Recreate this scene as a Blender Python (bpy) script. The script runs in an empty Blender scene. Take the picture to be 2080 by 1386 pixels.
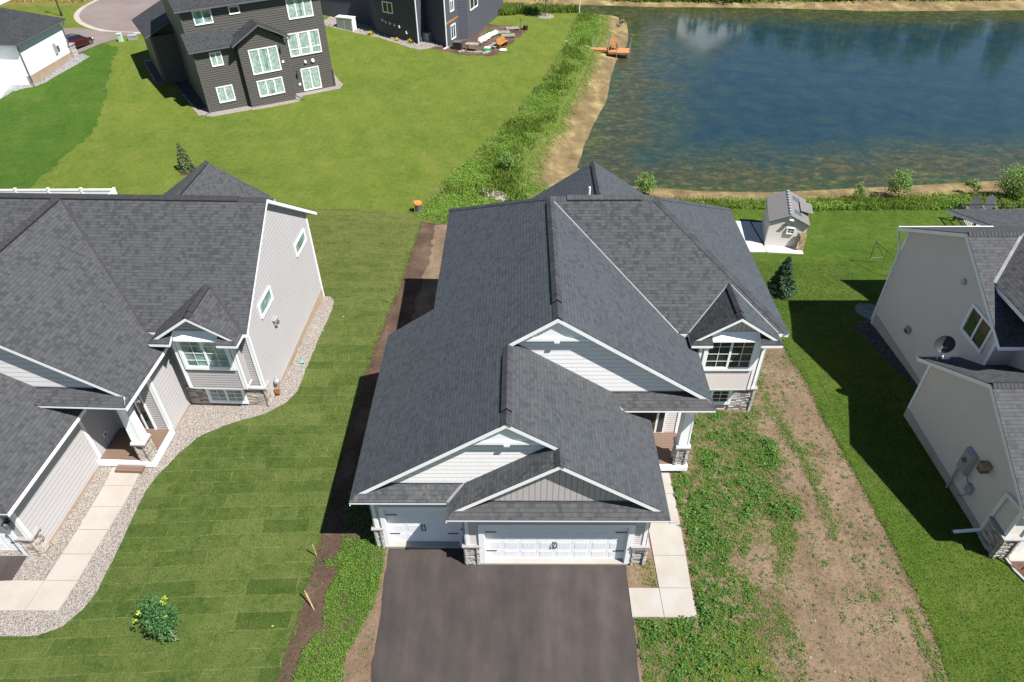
import bpy, math, random
import numpy as np
from mathutils import Vector, Matrix
from mathutils.geometry import tessellate_polygon
R=math.radians
rng=np.random.default_rng(7); random.seed(7)
sc=bpy.context.scene
COL=sc.collection
# ---------------------------------------------------------------- camera
cd=bpy.data.cameras.new('camera'); cam=bpy.data.objects.new('camera',cd); COL.objects.link(cam)
_f,_pi,_ya,_ro=1402.56,R(39.63),R(.9857),R(-.7026)
_fw=Vector((-math.sin(_ya)*math.cos(_pi),math.cos(_ya)*math.cos(_pi),-math.sin(_pi)))
_r=Vector((math.cos(_ya),math.sin(_ya),0)); _u=_r.cross(_fw)
_r2=_r*math.cos(_ro)+_u*math.sin(_ro); _u2=-_r*math.sin(_ro)+_u*math.cos(_ro)
M=Matrix((_r2,_u2,-_fw)).transposed().to_4x4(); M.translation=(-1.18,-13.8575,21.6635)
cam.matrix_world=M
cd.sensor_width=36; cd.lens=36*_f/2080; cd.clip_start=.5; cd.clip_end=6000
sc.camera=cam
# ---------------------------------------------------------------- world, sun, exposure
wd=bpy.data.worlds.new('World'); sc.world=wd; wd.use_nodes=True
nt=wd.node_tree; bg=nt.nodes['Background']; sky=nt.nodes.new('ShaderNodeTexSky')
sky.sky_type='NISHITA'; sky.sun_disc=False; sky.sun_elevation=R(56.8); sky.sun_rotation=R(121)
sky.air_density=1.0; sky.dust_density=.15; sky.ozone_density=3.2
nt.links.new(sky.outputs[0],bg.inputs[0]); bg.inputs[1].default_value=.050
sd_=bpy.data.lights.new('sun','SUN'); sd_.energy=5.0; sd_.angle=R(.53); sd_.color=(1,.965,.91)
sun=bpy.data.objects.new('sun',sd_); COL.objects.link(sun)
sun.rotation_euler=Vector((.56,-.34,1)).to_track_quat('Z','Y').to_euler()
vs=sc.view_settings; vs.view_transform='Standard'; vs.look='None'; vs.exposure=1.0; vs.gamma=1
# ---------------------------------------------------------------- materials
def mat(name):
    m=bpy.data.materials.new(name); m.use_nodes=True
    return m,m.node_tree,m.node_tree.nodes['Principled BSDF']
def N(t,ty,**k):
    n=t.nodes.new(ty)
    for a,b in k.items():
        if a[0]=='i' and a[1:].isdigit(): n.inputs[int(a[1:])].default_value=b
        else: setattr(n,a,b)
    return n
def L(t,a,b): t.links.new(a,b)
def ramp(t,fac,stops,mode='LINEAR'):
    n=t.nodes.new('ShaderNodeValToRGB'); n.color_ramp.interpolation=mode
    e=n.color_ramp.elements
    while len(e)<len(stops): e.new(.5)
    for el,(p,c) in zip(e,stops): el.position=p; el.color=(*c,1) if len(c)==3 else c
    L(t,fac,n.inputs[0]); return n
def noise(t,scale,detail=4,rough=.55,vec=None,dist=0):
    n=N(t,'ShaderNodeTexNoise'); n.inputs['Scale'].default_value=scale; n.inputs['Detail'].default_value=detail
    n.inputs['Roughness'].default_value=rough; n.inputs['Distortion'].default_value=dist
    if vec: L(t,vec,n.inputs['Vector'])
    return n
def mixc(t,fac,a,b,mode='MIX'):
    n=N(t,'ShaderNodeMix',data_type='RGBA',blend_type=mode)
    for inp,v in ((0,fac),(6,a),(7,b)):
        if hasattr(v,'links'): L(t,v,n.inputs[inp])
        elif inp==0: n.inputs[0].default_value=v
        else: n.inputs[inp].default_value=(*v,1) if len(v)==3 else v
    return n.outputs[2]
def mth(t,op,a,b=None,c=None,clamp=False):
    n=N(t,'ShaderNodeMath',operation=op,use_clamp=clamp)
    for i,v in enumerate((a,b,c)):
        if v is None: continue
        if hasattr(v,'links'): L(t,v,n.inputs[i])
        else: n.inputs[i].default_value=v
    return n.outputs[0]
def bump(t,h,b,strength=.5,dist=.02):
    n=N(t,'ShaderNodeBump'); n.inputs['Strength'].default_value=strength; n.inputs['Distance'].default_value=dist
    L(t,h,n.inputs['Height']); L(t,n.outputs[0],b.inputs['Normal']); return n
def pos(t): return N(t,'ShaderNodeNewGeometry').outputs['Position']
def uv(t): return N(t,'ShaderNodeUVMap').outputs[0]
def mapping(t,vec,scale=(1,1,1),rot=(0,0,0),loc=(0,0,0)):
    n=N(t,'ShaderNodeMapping'); n.inputs['Scale'].default_value=scale; n.inputs['Rotation'].default_value=rot; n.inputs['Location'].default_value=loc
    L(t,vec,n.inputs['Vector']); return n.outputs[0]
def flat(name,c,rough=.6,var=.06,scale=3,metal=0,spec=.5,nb=0):
    m,t,b=mat(name)
    n=noise(t,scale,5,.6,pos(t))
    c2=tuple(max(0,x*(1-var*2)) for x in c)
    r=ramp(t,n.outputs[0],[(.35,c2),(.65,c)])
    L(t,r.outputs[0],b.inputs['Base Color']); b.inputs['Roughness'].default_value=rough; b.inputs['Metallic'].default_value=metal
    b.inputs['Specular IOR Level'].default_value=spec
    if nb: bump(t,noise(t,nb,3,.6,pos(t)).outputs[0],b,.3,.01)
    return m
def shingles(name,c1,c2,stain=(.12,.09,.06),stain_amt=.0,row=.143,spec=.3):
    m,t,b=mat(name); u=uv(t)
    def br(w,off,freq,loc,bias=0):
        n=N(t,'ShaderNodeTexBrick'); L(t,mapping(t,u,loc=loc),n.inputs['Vector'])
        n.offset=off; n.offset_frequency=freq; n.squash=1
        for k,v in (('Scale',1),('Brick Width',w),('Row Height',row),('Mortar Size',.006),('Bias',bias),('Mortar Smooth',.4)): n.inputs[k].default_value=v
        n.inputs['Color1'].default_value=(0,0,0,1); n.inputs['Color2'].default_value=(1,1,1,1); n.inputs['Mortar'].default_value=(.5,.5,.5,1)
        return n
    a=br(.135,.37,2,(0,0,0)); c=br(.22,.61,3,(.07,row*7,0)); 
    s=mth(t,'ADD',mth(t,'MULTIPLY',a.outputs[0],.55),mth(t,'MULTIPLY',c.outputs[0],.45))
    g=noise(t,60,3,.7,u); big=noise(t,.45,4,.6,u)
    s=mth(t,'ADD',s,mth(t,'MULTIPLY',mth(t,'SUBTRACT',g.outputs[0],.5),.6))
    s=mth(t,'ADD',s,mth(t,'MULTIPLY',mth(t,'SUBTRACT',big.outputs[0],.5),.5))
    r=ramp(t,s,[(.18,c1),(.42,tuple(.45*a_+.55*b_ for a_,b_ in zip(c1,c2))),(.85,c2)])
    # course line, the lap's shade put into the colour at each row's foot
    sp=N(t,'ShaderNodeSeparateXYZ'); L(t,u,sp.inputs[0])
    fr=mth(t,'FRACT',mth(t,'DIVIDE',sp.outputs[1],row))
    line=mth(t,'LESS_THAN',fr,.09)
    cc=mixc(t,mth(t,'MULTIPLY',line,.55),r.outputs[0],(.009,.009,.010))
    if stain_amt:
        st=noise(t,1.1,5,.65,mapping(t,u,loc=(3,1,0)))
        st2=noise(t,9,3,.6,mapping(t,u,scale=(1,.35,1)))
        f=ramp(t,mth(t,'MULTIPLY',st.outputs[0],st2.outputs[0]),[(.27,(0,0,0)),(.40,(1,1,1))])
        cc=mixc(t,mth(t,'MULTIPLY',f.outputs[0],stain_amt),cc,stain)
    L(t,cc,b.inputs['Base Color']); b.inputs['Roughness'].default_value=.78; b.inputs['Specular IOR Level'].default_value=spec
    h=mth(t,'ADD',mth(t,'MULTIPLY',mth(t,'SUBTRACT',1,fr),1.0),mth(t,'MULTIPLY',a.outputs[0],.35))
    h=mth(t,'ADD',h,mth(t,'MULTIPLY',g.outputs[0],.25))
    bump(t,h,b,.75,.012)
    return m
def siding(name,c,lap=.115,vert=False,line=.45,shake=False,depth=.02,thick=.12):
    m,t,b=mat(name); u=uv(t); sp=N(t,'ShaderNodeSeparateXYZ'); L(t,u,sp.inputs[0])
    ax=sp.outputs[0] if vert else sp.outputs[1]
    fr=mth(t,'FRACT',mth(t,'DIVIDE',ax,lap))
    ln=mth(t,'LESS_THAN',fr,thick)
    big=noise(t,.8,3,.5,u)
    base=mixc(t,big.outputs[0],tuple(x*.95 for x in c),tuple(min(1,x*1.04) for x in c))
    if shake:
        n=N(t,'ShaderNodeTexBrick'); L(t,u,n.inputs['Vector']); n.offset=.43; n.offset_frequency=3
        for k,v in (('Scale',1),('Brick Width',.085),('Row Height',lap),('Mortar Size',.003)): n.inputs[k].default_value=v
        n.inputs['Color1'].default_value=(*[x*.92 for x in c],1); n.inputs['Color2'].default_value=(*c,1); n.inputs['Mortar'].default_value=(*[x*.72 for x in c],1)
        base=mixc(t,.6,base,n.outputs[0])
        ln=mth(t,'LESS_THAN',fr,.09)
    cc=mixc(t,mth(t,'MULTIPLY',ln,line),base,tuple(x*.25 for x in c))  # dark line
    L(t,cc,b.inputs['Base Color']); b.inputs['Roughness'].default_value=.55; b.inputs['Specular IOR Level'].default_value=.35
    if vert: h=mth(t,'SUBTRACT',1,ln)
    else: h=mth(t,'SUBTRACT',1,fr)
    bump(t,h,b,.8,depth)
    return m
def stone_mat(name,cols):
    m,t,b=mat(name)
    g=N(t,'ShaderNodeNewGeometry'); r=ramp(t,g.outputs['Random Per Island'],[(i/(len(cols)-1),c) for i,c in enumerate(cols)])
    n=noise(t,22,5,.7,pos(t)); cc=mixc(t,mth(t,'MULTIPLY',n.outputs[0],.5),r.outputs[0],tuple(x*.6 for x in cols[0]),'MIX')
    L(t,cc,b.inputs['Base Color']); b.inputs['Roughness'].default_value=.9
    bump(t,noise(t,30,4,.7,pos(t)).outputs[0],b,.8,.02); return m
def leaf_mat(name,cols,trans=.25):
    m,t,b=mat(name)
    g=N(t,'ShaderNodeNewGeometry'); r=ramp(t,g.outputs['Random Per Island'],[(i/(len(cols)-1),c) for i,c in enumerate(cols)])
    n=noise(t,.7,3,.5,pos(t)); cc=mixc(t,mth(t,'MULTIPLY',n.outputs[0],.5),r.outputs[0],cols[0])
    L(t,cc,b.inputs['Base Color']); b.inputs['Roughness'].default_value=.55; b.inputs['Specular IOR Level'].default_value=.3
    tr=N(t,'ShaderNodeBsdfTranslucent'); L(t,cc,tr.inputs[0]); mx=N(t,'ShaderNodeMixShader'); mx.inputs[0].default_value=trans
    out=t.nodes['Material Output']; L(t,b.outputs[0],mx.inputs[1]); L(t,tr.outputs[0],mx.inputs[2]); L(t,mx.outputs[0],out.inputs[0])
    return m
def glass_mat(name,tint=(.02,.025,.03),mirror=.0):
    m,t,b=mat(name)
    out=t.nodes['Material Output']
    gl=N(t,'ShaderNodeBsdfGlossy'); gl.inputs['Roughness'].default_value=.02; gl.inputs[0].default_value=(.85,.95,.95,1)
    tr=N(t,'ShaderNodeBsdfTransparent'); tr.inputs[0].default_value=(.88,.96,.94,1)
    fr=N(t,'ShaderNodeFresnel'); ge=N(t,'ShaderNodeNewGeometry'); L(t,mth(t,'MULTIPLY_ADD',ge.outputs['Backfacing'],1/1.55-1.55,1.55),fr.inputs[0])
    mx=N(t,'ShaderNodeMixShader'); f=mth(t,'ADD',fr.outputs[0],mirror,clamp=True); L(t,f,mx.inputs[0]); L(t,tr.outputs[0],mx.inputs[1]); L(t,gl.outputs[0],mx.inputs[2]); L(t,mx.outputs[0],out.inputs[0])
    return m
def grass_mat(name,dark,mid,light,dry,dryamt=.35,stripe=None,sod=False,fine=1.0):
    m,t,b=mat(name); p=pos(t)
    a=noise(t,.22,6,.68,p,.6); f=noise(t,2.4,7,.78,p); ff=noise(t,22,4,.8,p)
    r=ramp(t,a.outputs[0],[(.32,dark),(.5,mid),(.68,light)])
    c=mixc(t,ramp(t,f.outputs[0],[(.40,(0,0,0)),(.66,(.8,.8,.8))]).outputs[0],r.outputs[0],light)
    c=mixc(t,ramp(t,f.outputs[0],[(.34,(.75,.75,.75)),(.47,(0,0,0))]).outputs[0],c,dark)
    d1=noise(t,.6,6,.75,mapping(t,p,loc=(31,7,0)))
    dm=ramp(t,d1.outputs[0],[(.52,(0,0,0)),(.72,(1,1,1))])
    c=mixc(t,mth(t,'MULTIPLY',dm.outputs[0],dryamt),c,dry)
    if stripe:
        ang,w,amt=stripe
        sp=N(t,'ShaderNodeSeparateXYZ'); q=noise(t,.12,3,.5,p); L(t,mapping(t,p,rot=(0,0,ang)),sp.inputs[0])
        s=mth(t,'SINE',mth(t,'ADD',mth(t,'MULTIPLY',sp.outputs[0],2*math.pi/w),mth(t,'MULTIPLY',q.outputs[0],5)))
        st=noise(t,1,5,.7,mapping(t,p,rot=(0,0,ang),scale=(5,.35,1)))
        s=mth(t,'ADD',mth(t,'MULTIPLY',s,.16),mth(t,'MULTIPLY',mth(t,'SUBTRACT',st.outputs[0],.5),2.4))
        c=mixc(t,mth(t,'MULTIPLY',mth(t,'ADD',s,.5,clamp=True),amt),c,dark)
    if sod:
        pm=mapping(t,p,rot=(0,0,R(-3)))
        wv=noise(t,.8,3,.6,pm); add=N(t,'ShaderNodeVectorMath',operation='MULTIPLY_ADD'); L(t,wv.outputs['Color'],add.inputs[0]); add.inputs[1].default_value=(.5,.16,0); L(t,pm,add.inputs[2])
        n=N(t,'ShaderNodeTexBrick'); L(t,add.outputs[0],n.inputs['Vector']); n.offset=.37; n.offset_frequency=2
        for k,v in (('Scale',1),('Brick Width',1.75),('Row Height',.62),('Mortar Size',.022),('Mortar Smooth',.8),('Bias',-.15)): n.inputs[k].default_value=v
        n.inputs['Color1'].default_value=(0,0,0,1); n.inputs['Color2'].default_value=(1,1,1,1); n.inputs['Mortar'].default_value=(.5,.5,.5,1)
        c=mixc(t,mth(t,'MULTIPLY',mth(t,'MULTIPLY',n.outputs[0],n.outputs[0]),.75),c,dark); c=mixc(t,mth(t,'MULTIPLY',mth(t,'SUBTRACT',.45,n.outputs[0],clamp=True),.8),c,light)
        sm=noise(t,1.7,5,.8,mapping(t,p,loc=(3,9,0)))
        gate=ramp(t,sm.outputs[0],[(.42,(.15,.15,.15)),(.6,(1,1,1))])
        c=mixc(t,mth(t,'MULTIPLY',mth(t,'MULTIPLY',n.outputs['Fac'],gate.outputs[0]),.6),c,dry)
        sy=N(t,'ShaderNodeSeparateXYZ'); L(t,p,sy.inputs[0]); dn=noise(t,1.6,6,.8,mapping(t,p,loc=(5,5,0),scale=(.7,1.6,1)))
        dr=mth(t,'MULTIPLY',ramp(t,mth(t,'DIVIDE',sy.outputs[1],40),[(.15,(0,0,0)),(.62,(1,1,1))]).outputs[0],ramp(t,dn.outputs[0],[(.38,(.12,.12,.12)),(.62,(1,1,1))]).outputs[0]); c=mixc(t,mth(t,'MULTIPLY',dr,.6),c,(.15,.14,.045))
    g=ramp(t,ff.outputs[0],[(.3,(.5,.52,.5)),(.7,(1.45,1.42,1.45))])
    c=mixc(t,1,c,g.outputs[0],'MULTIPLY')
    L(t,c,b.inputs['Base Color']); b.inputs['Roughness'].default_value=.9; b.inputs['Specular IOR Level'].default_value=.05
    h=mth(t,'ADD',ff.outputs[0],mth(t,'MULTIPLY',f.outputs[0],1.2))
    bump(t,h,b,.9,.05*fine)
    return m
def soil_mat(name,c1,c2,c3,wet=None):
    m,t,b=mat(name); p=pos(t)
    a=noise(t,.5,6,.65,p,.3); f=noise(t,7,6,.75,p); q=noise(t,.25,3,.6,mapping(t,p,loc=(9,2,0),scale=(2.5,.7,1)))
    r=ramp(t,mth(t,'ADD',mth(t,'MULTIPLY',a.outputs[0],.6),mth(t,'MULTIPLY',q.outputs[0],.4)),[(.35,c1),(.5,c2),(.66,c3)])
    g=ramp(t,f.outputs[0],[(.3,(.7,.7,.7)),(.7,(1.22,1.22,1.22))]); c=mixc(t,1,r.outputs[0],g.outputs[0],'MULTIPLY')
    v=N(t,'ShaderNodeTexVoronoi'); v.inputs['Scale'].default_value=9; L(t,p,v.inputs['Vector'])
    peb=ramp(t,v.outputs['Distance'],[(.07,(1,1,1)),(.1,(0,0,0))]); pg=noise(t,3,2,.5,p)
    c=mixc(t,mth(t,'MULTIPLY',mth(t,'MULTIPLY',peb.outputs[0],mth(t,'GREATER_THAN',pg.outputs[0],.55)),.6),c,(.42,.36,.3))
    L(t,c,b.inputs['Base Color']); b.inputs['Roughness'].default_value=.95; b.inputs['Specular IOR Level'].default_value=.1
    bump(t,mth(t,'ADD',f.outputs[0],mth(t,'MULTIPLY',a.outputs[0],2)),b,.9,.07); return m
def gravel_mat(name,cols,scale=14):
    m,t,b=mat(name); p=pos(t)
    v=N(t,'ShaderNodeTexVoronoi'); v.inputs['Scale'].default_value=scale; L(t,p,v.inputs['Vector'])
    sp=N(t,'ShaderNodeSeparateColor'); L(t,v.outputs['Color'],sp.inputs[0])
    r=ramp(t,sp.outputs[0],[(i/(len(cols)-1),c) for i,c in enumerate(cols)],'CONSTANT')
    e=ramp(t,v.outputs['Distance'],[(.4,(1,1,1)),(.85,(.42,.38,.35))]); c=mixc(t,1,r.outputs[0],e.outputs[0],'MULTIPLY')
    L(t,c,b.inputs['Base Color']); b.inputs['Roughness'].default_value=.85
    bump(t,mth(t,'SUBTRACT',1,v.outputs['Distance']),b,1,.04); return m
def concrete_mat(name,c,stain):
    m,t,b=mat(name); p=pos(t)
    a=noise(t,.9,5,.6,p); f=noise(t,40,3,.7,p)
    r=ramp(t,a.outputs[0],[(.42,c),(.7,stain)]); g=ramp(t,f.outputs[0],[(.3,(.93,.93,.93)),(.7,(1.05,1.05,1.05))])
    L(t,mixc(t,1,r.outputs[0],g.outputs[0],'MULTIPLY'),b.inputs['Base Color']); b.inputs['Roughness'].default_value=.85
    bump(t,f.outputs[0],b,.2,.005); return m
def asphalt_mat(name,c1,c2,c3,streak=True):
    m,t,b=mat(name); p=pos(t)
    a=noise(t,.55,5,.6,mapping(t,p,scale=(1.6,.32,1))) if streak else noise(t,.2,5,.6,p)
    f=noise(t,55,3,.8,p); s=noise(t,.9,4,.6,mapping(t,p,loc=(4,4,0)))
    r=ramp(t,mth(t,'ADD',mth(t,'MULTIPLY',a.outputs[0],.65),mth(t,'MULTIPLY',s.outputs[0],.35)),[(.38,c1),(.52,c2),(.66,c3)])
    g=ramp(t,f.outputs[0],[(.3,(.75,.75,.75)),(.7,(1.22,1.22,1.22))]); c=mixc(t,1,r.outputs[0],g.outputs[0],'MULTIPLY')
    if streak:
        v=noise(t,2.2,6,.8,mapping(t,p,scale=(3,.8,1),loc=(7,0,0))); sc_=ramp(t,v.outputs[0],[(.69,(0,0,0)),(.76,(1,1,1))])
        c=mixc(t,mth(t,'MULTIPLY',sc_.outputs[0],.35),c,(.16,.14,.13))
    L(t,c,b.inputs['Base Color']); b.inputs['Roughness'].default_value=.8; b.inputs['Specular IOR Level'].default_value=.3
    bump(t,f.outputs[0],b,.5,.01); return m
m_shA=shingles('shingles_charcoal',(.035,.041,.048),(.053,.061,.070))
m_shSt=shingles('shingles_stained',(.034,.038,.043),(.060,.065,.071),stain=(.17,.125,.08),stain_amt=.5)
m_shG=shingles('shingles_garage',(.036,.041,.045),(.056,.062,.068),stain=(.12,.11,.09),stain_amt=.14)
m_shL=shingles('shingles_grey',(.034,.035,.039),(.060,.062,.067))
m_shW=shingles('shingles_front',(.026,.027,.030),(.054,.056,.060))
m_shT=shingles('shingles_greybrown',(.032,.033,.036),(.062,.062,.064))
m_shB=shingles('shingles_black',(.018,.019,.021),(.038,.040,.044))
m_cap=flat('ridge_cap_shingle',(.046,.049,.057),.8,.25,2.5,nb=30)
m_capL=flat('ridge_cap_dark',(.028,.028,.031),.8,.2,4,nb=30)
m_dark=flat('black_gap',(.008,.008,.009),.9)
m_white=flat('white_trim',(.78,.79,.8),.45,.02,2)
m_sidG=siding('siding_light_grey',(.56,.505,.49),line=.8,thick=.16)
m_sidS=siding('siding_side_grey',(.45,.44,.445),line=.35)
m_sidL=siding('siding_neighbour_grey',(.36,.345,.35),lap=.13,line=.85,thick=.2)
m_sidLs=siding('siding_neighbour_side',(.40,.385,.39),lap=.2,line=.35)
m_bb=siding('board_batten_taupe',(.44,.395,.385),lap=.19,vert=True,line=.6)
m_shake=siding('shake_siding',(.74,.72,.72),lap=.19,shake=True,line=.5)
m_shakeL=siding('shake_neighbour',(.62,.6,.6),lap=.22,shake=False,line=.4)
m_sidT=siding('siding_tan',(.60,.56,.51),line=.3)
m_sidBk=siding('siding_charcoal',(.085,.080,.073),lap=.2,line=.95,depth=.03,thick=.22)
m_sidBl=siding('siding_slate_blue',(.075,.079,.098),lap=.22,line=.9,thick=.2,depth=.03)
m_sidBlL=siding('siding_slate_light',(.10,.105,.125),lap=.15,line=.2)
m_sidW=siding('siding_white',(.75,.76,.78),lap=.12,line=.15)
m_stone=stone_mat('ledge_stone_grey',[(.24,.23,.225),(.42,.39,.37),(.62,.57,.53),(.33,.32,.325),(.52,.49,.47),(.68,.64,.6)])
m_stoneL=stone_mat('ledge_stone_brown',[(.22,.17,.13),(.42,.37,.32),(.6,.56,.52),(.3,.27,.25),(.55,.45,.34),(.66,.62,.6)])
m_stoneC=flat('stone_cap',(.30,.28,.28),.8,.1,5,nb=20)
m_mortar=flat('stone_backing',(.2,.19,.18),.95,.2,9)
m_glass=glass_mat('window_glass')
m_glassG=glass_mat('window_glass_green',mirror=.03)
m_room=flat('dark_room',(.035,.03,.024),.9,.4,3)
m_roomG=flat('pale_room',(.38,.50,.49),.9,.35,1.5)
m_curt=flat('pale_curtain',(.50,.56,.52),.9,.25,4)
m_door=flat('garage_door_white',(.76,.77,.79),.4,.02,3)
m_black=flat('black_iron',(.02,.02,.022),.5)
m_deck=siding('deck_boards',(.16,.105,.078),lap=.14,line=.5,depth=.01)
m_wood=flat('weathered_wood',(.38,.27,.15),.8,.3,5,nb=12)
m_cedar=flat('orange_cedar',(.42,.18,.055),.6,.25,5,nb=15)
m_woodg=flat('grey_wood',(.34,.31,.27),.85,.3,4)
m_brown=flat('dark_brown_wood',(.10,.06,.04),.8,.3,6)
m_metal=flat('grey_metal',(.38,.40,.42),.45,.08,2,metal=.3)
m_metd=flat('dark_metal',(.10,.105,.115),.5,.1,2)
m_flash=flat('valley_metal',(.26,.26,.27),.5,.15,3,metal=.2)
m_conc=concrete_mat('concrete',(.315,.298,.275),(.285,.25,.205))
m_concP=concrete_mat('concrete_pad',(.50,.49,.475),(.46,.45,.43))
m_concL=concrete_mat('concrete_cream',(.33,.30,.265),(.30,.26,.225))
m_found=concrete_mat('foundation',(.33,.26,.185),(.27,.21,.15))
m_foundG=concrete_mat('foundation_grey',(.36,.33,.29),(.3,.27,.23))
m_asph=asphalt_mat('driveway_asphalt',(.033,.027,.026),(.049,.040,.037),(.068,.056,.052))
m_street=asphalt_mat('street_asphalt',(.15,.12,.112),(.17,.138,.127),(.19,.155,.143),False)
m_gravel=gravel_mat('river_rock_tan',[(.235,.205,.18),(.30,.265,.23),(.36,.31,.27),(.25,.235,.235),(.40,.36,.325),(.24,.21,.185)],24)
m_rockd=gravel_mat('dark_rock',[(.02,.02,.022),(.045,.045,.048),(.07,.07,.075),(.03,.03,.03)],12)
m_gravg=gravel_mat('grey_gravel',[(.17,.17,.175),(.24,.24,.25),(.28,.28,.29),(.2,.2,.2)],10)
m_lawn=grass_mat('lawn_yellow_green',(.064,.108,.017),(.100,.140,.021),(.138,.163,.030),(.20,.18,.062),.5,stripe=(R(-25),2.4,.42),fine=1.4)
m_lawnD=grass_mat('lawn_deep_green',(.030,.074,.010),(.046,.098,.013),(.068,.118,.018),(.15,.15,.055),.35,stripe=(R(-28),2.2,.4),fine=1.2)
m_lawnR=grass_mat('lawn_right',(.030,.068,.008),(.050,.094,.012),(.086,.122,.020),(.16,.155,.055),.45,stripe=(R(25),1.3,.4))
m_sod=grass_mat('new_sod',(.031,.060,.012),(.054,.088,.018),(.094,.122,.033),(.20,.18,.08),.26,sod=True)
m_soil=soil_mat('bare_soil',(.113,.077,.050),(.163,.114,.076),(.225,.162,.112))
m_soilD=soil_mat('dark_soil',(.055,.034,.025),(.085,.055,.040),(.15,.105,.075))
m_beach=soil_mat('muddy_beach',(.095,.072,.034),(.175,.128,.066),(.32,.255,.115))
m_mulch=flat('red_mulch',(.10,.04,.02),.95,.5,14,nb=20)
m_meadow=grass_mat('rough_meadow',(.07,.10,.02),(.14,.14,.04),(.19,.16,.05),(.24,.16,.06),.8,fine=2)
m_bank=grass_mat('rough_bank',(.06,.11,.018),(.10,.145,.028),(.14,.15,.045),(.20,.165,.085),.6,fine=2)
m_weed=leaf_mat('weed_leaves',[(.05,.13,.017),(.09,.20,.025),(.14,.25,.033),(.19,.29,.042),(.25,.29,.055)],.4)
m_weedD=leaf_mat('weed_leaves_dark',[(.04,.12,.022),(.07,.18,.032),(.11,.22,.04),(.15,.26,.055)],.35)
m_tall=leaf_mat('tall_grass',[(.08,.15,.02),(.13,.22,.03),(.20,.30,.045),(.27,.33,.06),(.32,.31,.12)],.5)
m_spruce=leaf_mat('spruce_needles',[(.02,.055,.024),(.035,.085,.038),(.06,.12,.055)],.05)
m_pine=leaf_mat('pine_needles',[(.05,.09,.03),(.13,.17,.07),(.24,.27,.13)],.1)
m_maple=leaf_mat('maple_leaves',[(.035,.10,.03),(.06,.16,.045),(.10,.21,.07)])
m_mapleY=leaf_mat('maple_new_leaves',[(.25,.36,.04),(.4,.45,.06)])
m_willow=leaf_mat('willow_leaves',[(.09,.17,.035),(.17,.28,.06),(.28,.40,.11)],.35)
m_far=leaf_mat('bank_shrubs',[(.04,.08,.02),(.09,.15,.035),(.15,.2,.06)])
m_bark=flat('bark',(.12,.09,.065),.95,.3,20)
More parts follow.
